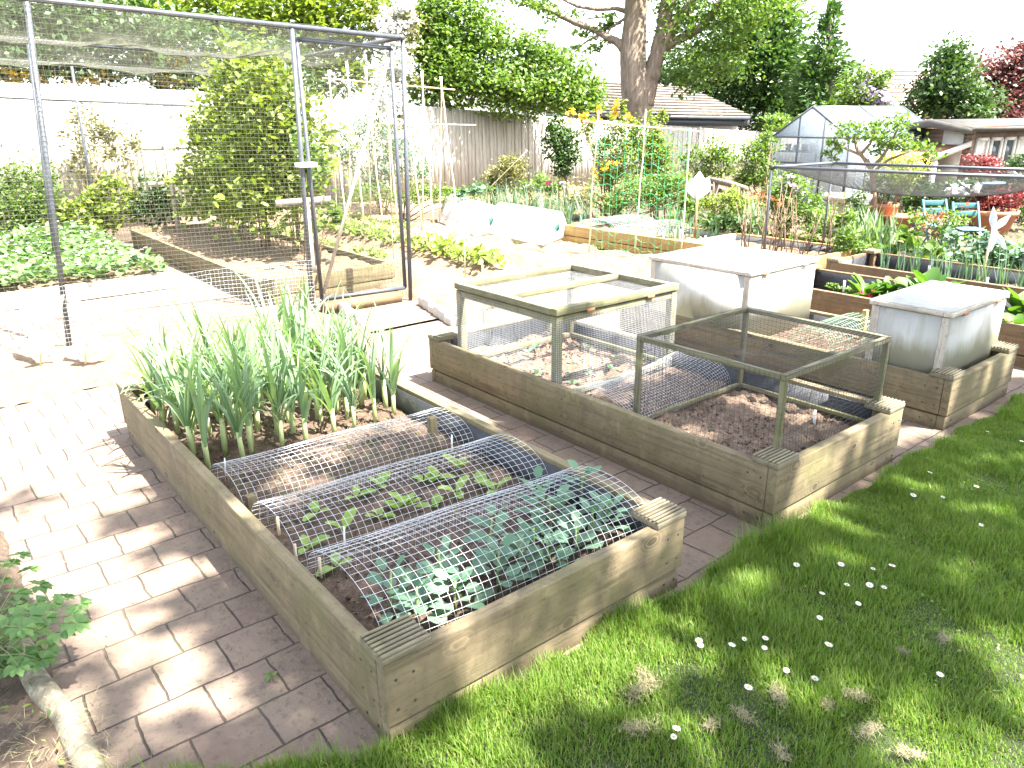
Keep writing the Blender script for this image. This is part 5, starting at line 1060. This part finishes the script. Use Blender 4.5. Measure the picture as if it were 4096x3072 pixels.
tree('evergreen_tree', 'dark glossy evergreen before the summerhouse roof', 24, [(2040, 170, 50, 55), (2070, 215, 60, 45), (2010, 220, 50, 40), (2055, 130, 28, 25), (2100, 235, 45, 35)], G3, .14, 2.6)
tree('purple_beech', 'purple-leaved beech at the upper edge of the view', 27, [(2165, 165, 50, 45), (2200, 205, 50, 55), (2150, 215, 45, 45), (2215, 140, 45, 35), (2180, 245, 60, 30)], PURP, .16, 2.6)
tree('sumac_tree', 'spreading sumac with forked bare limbs before the greenhouse', 13.2, [(1800, 300, 30, 20), (1842, 272, 42, 22), (1895, 285, 46, 26), (1945, 268, 45, 26), (1985, 318, 46, 18), (1905, 330, 40, 18), (1950, 300, 40, 20), (1790, 330, 24, 16), (2010, 335, 25, 14)], G1, .075, .85, [(1893, 520, 5), (1888, 430, 5), (1884, 372, 4.5), (1872, 345, 4)], [[(1884, 372, 4), (1868, 345, 3.5), (1850, 320, 3), (1845, 290, 2)], [(1880, 365, 3.5), (1905, 340, 3), (1925, 310, 2.4), (1940, 275, 1.6)], [(1858, 335, 3), (1880, 310, 2.4), (1890, 280, 1.6)], [(1885, 372, 3), (1920, 345, 2.4), (1970, 325, 1.6)], [(1860, 335, 2.5), (1820, 318, 2), (1795, 305, 1.2)]], M['twig'], base=at(1893, 470, 13.2))

# ------------------------------------------------------------------ border shrubs in front of the fence and right of the plot
S = plant
S('bush', 'rounded bronze-green bush before the pale fence', 'bush', 13.6, [(1090, 380, 46, 34), (1110, 355, 36, 28), (1062, 395, 28, 24)], G6, .05, 2.8, stems=5)
S('climber', 'dark green climber hugging the fence', 'climber', 14.3, [(1205, 300, 32, 45), (1218, 350, 34, 40), (1200, 270, 18, 22), (1232, 320, 26, 40)], G3, .06, 2.6, stems=5, oval=True, asp=.7)
S('flowering_bush', 'small bush dotted with lilac flowers and one magenta bloom', 'bush', 13.0, [(1165, 395, 36, 22), (1195, 405, 30, 20), (1140, 408, 24, 18)], G1, .05, 2.2, stems=4, flowers=(LIL, .06, 60, None))
p = at(1184, 397, 12.7); m = MB(); m.rleaves(p+RNG.normal(0, .02, (14, 3)), .05, .3, .9); tag(m.build('peony_bloom', PNK, loc=p), 'single magenta bloom on the lilac-flowered bush', 'flower')
S('broom_bush', 'tall arching bush with orange-yellow flowers', 'bush', 12.6, [(1300, 320, 30, 40), (1335, 330, 34, 60), (1315, 385, 36, 35), (1330, 275, 24, 30), (1265, 280, 22, 34)], G2, .05, 2.0, stems=12, flowers=(YEL, .055, 420, [(1235, 250, 11, 18), (1262, 255, 9, 16), (1292, 250, 10, 20), (1330, 240, 12, 18), (1318, 340, 36, 34), (1300, 370, 22, 24), (1355, 255, 9, 14)]))
S('upright_shrub', 'tall bright yellow-green shrub with upright shoots behind the pea netting', 'shrub', 12.4, [(1385, 330, 40, 62), (1410, 300, 30, 60), (1428, 345, 32, 60), (1370, 290, 18, 40), (1432, 255, 10, 26), (1345, 240, 10, 26)], G2, .055, 2.4, stems=10)
S('bush', 'dense mid green bush low behind the pea netting', 'bush', 11.6, [(1370, 420, 44, 38), (1420, 410, 46, 40), (1465, 400, 40, 45), (1330, 440, 30, 28), (1490, 430, 34, 34)], G1, .05, 2.6, stems=5)
S('bush', 'low yellowish bush with red-tinged shoots near the garlic', 'bush', 12.2, [(1270, 425, 32, 22), (1300, 435, 32, 20), (1245, 435, 22, 16)], G6, .045, 2.2, stems=4, flowers=(ORG, .035, 90, None))
S('espalier_tree', 'trained fruit tree against the fence near the low building', 'tree', 15.5, [(1540, 325, 38, 36), (1565, 350, 34, 34), (1520, 365, 28, 30), (1490, 340, 26, 26)], G1, .065, 2.2, stems=7, sr=.02)
S('rose_shrub', 'tall leafy shrub left of the greenhouse', 'shrub', 14.2, [(1628, 330, 36, 40), (1645, 375, 38, 40), (1660, 310, 24, 26), (1612, 385, 26, 30)], G1, .06, 2.5, stems=8, sr=.015)
S('bush', 'yellow-green bush around the rustic pole rail', 'bush', 12.0, [(1545, 445, 28, 26), (1590, 440, 34, 26), (1575, 420, 26, 20), (1625, 440, 28, 26)], G2, .05, 1.6, stems=3)
S('peony_plant', 'dark leafy clump behind the divider board', 'plant', 10.6, [(1545, 480, 36, 24), (1580, 478, 34, 24), (1612, 488, 30, 22)], G3, .07, 2.4, oval=True, asp=.6)
S('border_plant', 'tangled flowering border plants with pink and lilac spots, behind the net', 'plant', 11.0, [(1700, 420, 42, 40), (1740, 440, 42, 40), (1690, 470, 42, 34), (1760, 470, 38, 34), (1720, 390, 34, 24), (1668, 430, 26, 34)], G1, .05, 1.9, stems=14, sr=.008, flowers=(LIL, .06, 46, [(1705, 392, 24, 14), (1725, 410, 22, 14)]))
S('spurge_plant', 'plant with rusty orange heads beside the net leg', 'plant', 10.7, [(1650, 420, 22, 16), (1680, 440, 22, 14)], ORG, .05, .7, stems=6, sr=.006)
S('bush', 'light green low bush below the bird bath', 'bush', 10.2, [(1790, 470, 36, 24), (1830, 475, 34, 24), (1775, 500, 36, 22), (1740, 515, 30, 20)], G1, .05, 2.0)
S('bush', 'blue-shadowed dense bush right of the bird bath', 'bush', 12.0, [(1850, 440, 26, 26), (1860, 470, 26, 22)], G3, .06, 2.5)
S('privet_bush', 'pale yellow variegated bush in front of the porch', 'bush', 14.5, [(1935, 345, 36, 18), (1970, 352, 34, 18), (1955, 365, 50, 22)], leaf('pale_yellow_leaf', [(.34, .33, .12), (.42, .38, .16), (.25, .28, .09)], .3), .05, 2.2, stems=5)
S('acer_shrub', 'bright red maple shrub before the summerhouse windows', 'shrub', 13.8, [(2118, 352, 34, 16), (2145, 362, 34, 16), (2100, 368, 22, 12)], RED, .05, 2.6, stems=5)
S('rhododendron', 'white-flowered bush below the summerhouse windows', 'bush', 14.0, [(2195, 352, 30, 20), (2225, 350, 30, 24), (2185, 380, 30, 20)], G3, .06, 2.0, stems=4, flowers=(WHT, .09, 130, None))
S('rhododendron', 'white-flowered bush beyond the red maple pot', 'bush', 13.2, [(2070, 405, 28, 18), (2100, 398, 26, 16), (2052, 425, 22, 18)], G3, .06, 2.0, stems=4, flowers=(WHT, .10, 60, [(2085, 402, 22, 10), (2055, 415, 12, 8)]))
S('bush', 'dark mixed shrubbery behind the bistro chairs', 'bush', 14.2, [(2000, 420, 44, 30), (2045, 440, 44, 28), (2100, 450, 40, 30), (2160, 420, 50, 36), (2205, 440, 40, 40), (1975, 445, 30, 25)], G3, .06, 2.4)
S('leafy_clump', 'large-leaved dark clump beside the onion bed end', 'plant', 9.6, [(1960, 525, 42, 26), (2000, 540, 40, 26), (1925, 545, 30, 18)], G1, .11, 2.4, oval=True, asp=.8)
S('potato_patch', 'broad patch of grey-green leafy crop beyond the onions', 'crop', 10.0, [(2050, 540, 52, 30), (2110, 550, 50, 32), (2170, 560, 50, 34), (2215, 555, 46, 36), (2150, 525, 40, 20), (2090, 575, 50, 20), (2190, 590, 40, 18)], G5, .07, 2.6, oval=True, asp=.7)
S('bush', 'mid green bushy herb beside the new-timber bed end', 'bush', 9.4, [(1830, 520, 34, 26), (1860, 540, 34, 20), (1815, 545, 22, 16)], G1, .05, 2.6, oval=True)
S('rose_bush', 'rose bush with bronze young leaves before the bistro chairs', 'bush', 10.6, [(1990, 475, 32, 26), (2060, 470, 32, 26), (2030, 490, 34, 22)], G1, .045, 1.2, stems=8, sr=.008, flowers=(ORG, .05, 70, None))
for i, (vx, vy, lab) in enumerate([(1880, 552, 'sword-leaved iris clump by the herb bush'), (1915, 555, 'sword-leaved iris clump before the large terracotta pot'), (1585, 500, 'iris clump with a cream flower, behind the black-lined bed end'), (1635, 512, 'iris clump just left of the net leg'), (1480, 500, 'tall iris clump behind the pea netting'), (1855, 545, 'iris clump nearest the new-timber bed corner')]):
    p = g(vx, vy, .02); tuft('iris_plant', lab, 'iris', [p, p+[.12, .05, 0], p+[-.1, .1, 0]], 12, .55, .045, leaf('iris_leaf_%d' % i, [(.12, .19, .12), (.17, .24, .16), (.14, .21, .10)], .3), .06, 'iris clumps in the right border', .4, .2)
S('groundcover_plant', 'mixed pale green edging plants along the fence foot', 'plant', 13.2, [(960, 420, 40, 24), (1000, 425, 40, 20), (905, 410, 36, 30), (790, 420, 50, 30), (860, 425, 40, 24), (1040, 410, 30, 18)], G1, .055, 1.6, stems=6, flowers=(WHT, .04, 30, None))
S('cabbage_plant', 'blue-green brassica clump before the fence foot', 'plant', 12.6, [(1000, 412, 26, 14), (1024, 410, 24, 14)], G5, .08, 2.4, oval=True, asp=.7)
S('leafy_climber', 'white-flecked leafy climber on the fence seen through the cage door', 'climber', 14.4, [(790, 290, 50, 45), (860, 330, 50, 50), (740, 320, 40, 50), (900, 370, 36, 30), (820, 370, 50, 36)], G5, .06, 1.3, stems=8, flowers=(WHT, .05, 120, None))
m = MB(); n = 5200; x = RNG.uniform(7.95, 14, n); y = RNG.uniform(-1, 10.5, n); k = ~((x > 11) & (x < 12) & (y < 4)); P = np.stack([x, y, RNG.uniform(0, .22, n)], -1)[k]; m.rleaves(P, .07, .6, .5); tag(m.build('border_foliage', G1), kind='stuff')
m = MB(); n = 3600; P = np.stack([RNG.uniform(8, 20, n), RNG.uniform(9.5, 13.2, n), RNG.uniform(0, .3, n)], -1); m.rleaves(P, .09, .6, .5); tag(m.build('border_foliage', G6), kind='stuff')
tag(polysheet('gravel_path', [(9.2, 3.3), (10.6, 2.9), (11.6, 7.2), (10.2, 7.6)], .02, M['soil']), kind='structure')

# ------------------------------------------------------------------ daisies and dead moss on the lawn
def make_daisy(k):
    r = thing('daisy', 'small white daisy with yellow eye in the lawn grass', 'daisy', (0, 0, 0), 'daisies in the lawn'); h = .04; n = 15; az = np.arange(n)*2*PI/n
    tl = np.array([random.uniform(-.25, .25), random.uniform(-.35, .05), 1.0]); tl = nrm(tl); sx_ = nrm(np.cross([0, 1, 0], tl)); sy_ = np.cross(tl, sx_); c = np.array([0, 0, h])
    D = np.cos(az)[:, None]*sx_+np.sin(az)[:, None]*sy_+tl*.15; m = MB(); m.leaves(c+D*.003, D, np.tile(tl, (n, 1)), .0115, .0046, .05); m.build('petals', DAIS, r)
    m = MB(); m.lathe(c+tl*.001, [(0, .0035), (.003, .003), (.0042, 0), (0, -.001)], 8); m.build('eye', DEYE, r); MB().tube([(0, 0, -.01), c], .0012, 4).build('stem', STEM, r); return r
ds = [make_daisy(k) for k in range(4)]
q6 = [(1875, 25), (1515, 345), (1660, 345), (1820, 300), (1510, 305), (950, 680), (1165, 680), (1322, 690), (1412, 686), (1303, 780), (1375, 780), (1195, 768), (1075, 810), (1063, 930), (478, 1045), (486, 1064), (638, 1065), (700, 1025), (797, 1072), (800, 1030), (1105, 1068), (903, 1180), (1040, 1222), (717, 1275), (370, 1470), (357, 1498), (1845, 480), (2040, 75), (1595, 230), (1250, 860), (1645, 1205)]
for i, (a, b) in enumerate(q6):
    p = g((2400+.8269*a)/SV, (1700+.8269*b)/SV, .045); s_ = random.uniform(.7, 1.05); rz = random.uniform(-.5, .5)
    if i < 4: ds[i].location = (p[0], p[1], .008); ds[i].scale = (s_,)*3
    else: dup(ds[i % 4], (p[0], p[1], .008), rz, s_)
for i, (a, b, s_) in enumerate([(205, 1300, 1.3), (225, 1245, .9), (190, 1490, 1.0), (860, 1330, .8), (1235, 1330, .7), (1095, 1370, .5), (690, 1420, .6), (1300, 1500, .8), (870, 1610, .5), (1490, 1610, .7), (1660, 1050, .5), (1460, 1115, .4), (540, 1470, .5)]):
    p = g((2400+.8269*a)/SV, (1700+.8269*b)/SV, .02); n = int(260*s_); m = MB(); az = RNG.uniform(0, 6.3, n); m.ribbons(p+(lambda q, c, s2: np.stack([q[:, 0]*c-q[:, 1]*s2, q[:, 0]*s2+q[:, 1]*c, np.abs(q[:, 2])], -1))(RNG.normal(0, .013*s_, (n, 3))*[2.3, 1, .5]+RNG.normal(0, .004, (n, 3)), math.cos(i*1.3), math.sin(i*1.3))+[0, 0, .014], az, RNG.uniform(.7, 1.9, n), RNG.uniform(-2.6, 2.6, n), RNG.uniform(.010, .026, n), .0015, 5)
    tag(m.build('dead_moss', HAY, loc=p), 'small straw-coloured tuft of raked dead moss on the lawn', 'moss tuft', 'raked moss tufts on the lawn')

# ------------------------------------------------------------------ the tree over the lawn (behind the camera) that shades the near garden
def shade_tree():
    o = thing('garden_tree', 'large leafy garden tree standing on the lawn, shading the near beds', 'tree', (4.6, -6.0, 0))
    bright = [(b, g(b[0], b[1], 0)) for b in []]
    edge = lambda x: np.interp(x, [-6, -1.2, -.4, .15, 1.1, 1.85, 2.5, 3.3, 4.2, 6, 9], [2.2, 2.3, 2.35, 2.1, 1.75, 1.7, 1.5, 1.05, .3, -.4, -1.6])
    holes = [(60, 1110, .28), (180, 1170, .24), (280, 1225, .18), (20, 1150, .2), (300, 1345, .09), (400, 1440, .10), (370, 1380, .06), (480, 1500, .05), (240, 1060, .07), (330, 1230, .08), (1080, 1480, .13), (1020, 1530, .12), (1180, 1440, .10), (1300, 1395, .13), (1230, 1370, .06), (1400, 1310, .06), (1420, 1350, .05), (1560, 1270, .07), (1690, 1075, .10), (1760, 1090, .10), (1780, 1050, .06), (1840, 950, .12), (1900, 930, .10), (1740, 1000, .08), (2000, 900, .10), (1870, 1010, .06), (2080, 860, .08), (2150, 1080, .07), (2100, 1190, .06), (1650, 1230, .06), (2180, 960, .06), (700, 1000, .08), (620, 1080, .09), (880, 940, .12), (1000, 880, .10), (1060, 960, .08), (1150, 1000, .06), (820, 1380, .10), (880, 1400, .08), (1250, 1240, .07), (1320, 1180, .06), (600, 1040, .06), (1150, 1250, .05), (1220, 870, .09), (1330, 905, .08), (1450, 960, .10), (1580, 900, .10), (1700, 930, .08), (1650, 880, .07), (960, 1330, .06), (1440, 1180, .05), (2020, 760, .08), (2110, 730, .09), (560, 1150, .05), (480, 950, .08), (1950, 1500, .06), (1480, 1550, .06), (2195, 1330, .08), (1000, 1600, .06), (480, 1190, .06), (150, 1330, .07), (90, 1560, .08), (150, 1650, .09), (30, 1230, .07)]
    for k in range(24):
        a, b = RNG.uniform(900, 2400), RNG.uniform(900, 1750)
        if g(a, b, 0)[1] < -.08: holes.append((a, b, RNG.uniform(.03, .13)))
    HP = np.array([g(a, b, .08)[:2] for a, b, c in holes]); HR = np.array([c for a, b, c in holes])
    n = 150000; k = 2600; cx = RNG.uniform(-5.5, 9.5, k); cy = RNG.uniform(-7.5, 2.6, k); cz = RNG.uniform(6.2, 10.0, k)
    idx = RNG.integers(0, k, n); gx = cx[idx]+RNG.normal(0, .22, n); gy = cy[idx]+RNG.normal(0, .22, n); z = cz[idx]+RNG.normal(0, .22, n)
    keep = gy < edge(gx)+.12*np.sin(gx*7)+RNG.normal(0, .05, n)
    HR = HR*1.15+.05; d = np.hypot(gx[:, None]-HP[None, :, 0], gy[:, None]-HP[None, :, 1])/(HR[None]*(1+.25*np.sin(np.arctan2(gy[:, None]-HP[None, :, 1], gx[:, None]-HP[None, :, 0])*3+np.arange(len(HR))))); keep &= d.min(1) > 1.0
    gx, gy, z = gx[keep], gy[keep], z[keep]; t = z/(-SUN[2]); P = np.stack([gx-SUN[0]*t, gy-SUN[1]*t, z], -1)
    m = MB(); m.rleaves(P, .16, .9, .62); m.build('crown', SHADET, o)
    m = MB(); m.tube([(4.6, -6, 0), (4.55, -6, 2.5), (4.5, -6.1, 5), (4.3, -6, 8)], [.32, .27, .22, .1], 12)
    for a, b, c in ((1.5, -4.5, 7), (7, -5, 7.5), (4, -8.5, 7), (2, -7.5, 8), (6.5, -3.6, 7), (3, -3.4, 7.2)): m.tube([(4.52, -6.05, 4), ((4.5+a)/2, (-6+b)/2, 5.9), (a, b, c)], [.14, .1, .04], 8)
    m.build('trunk', M['bark'], o, smooth=True)
shade_tree()
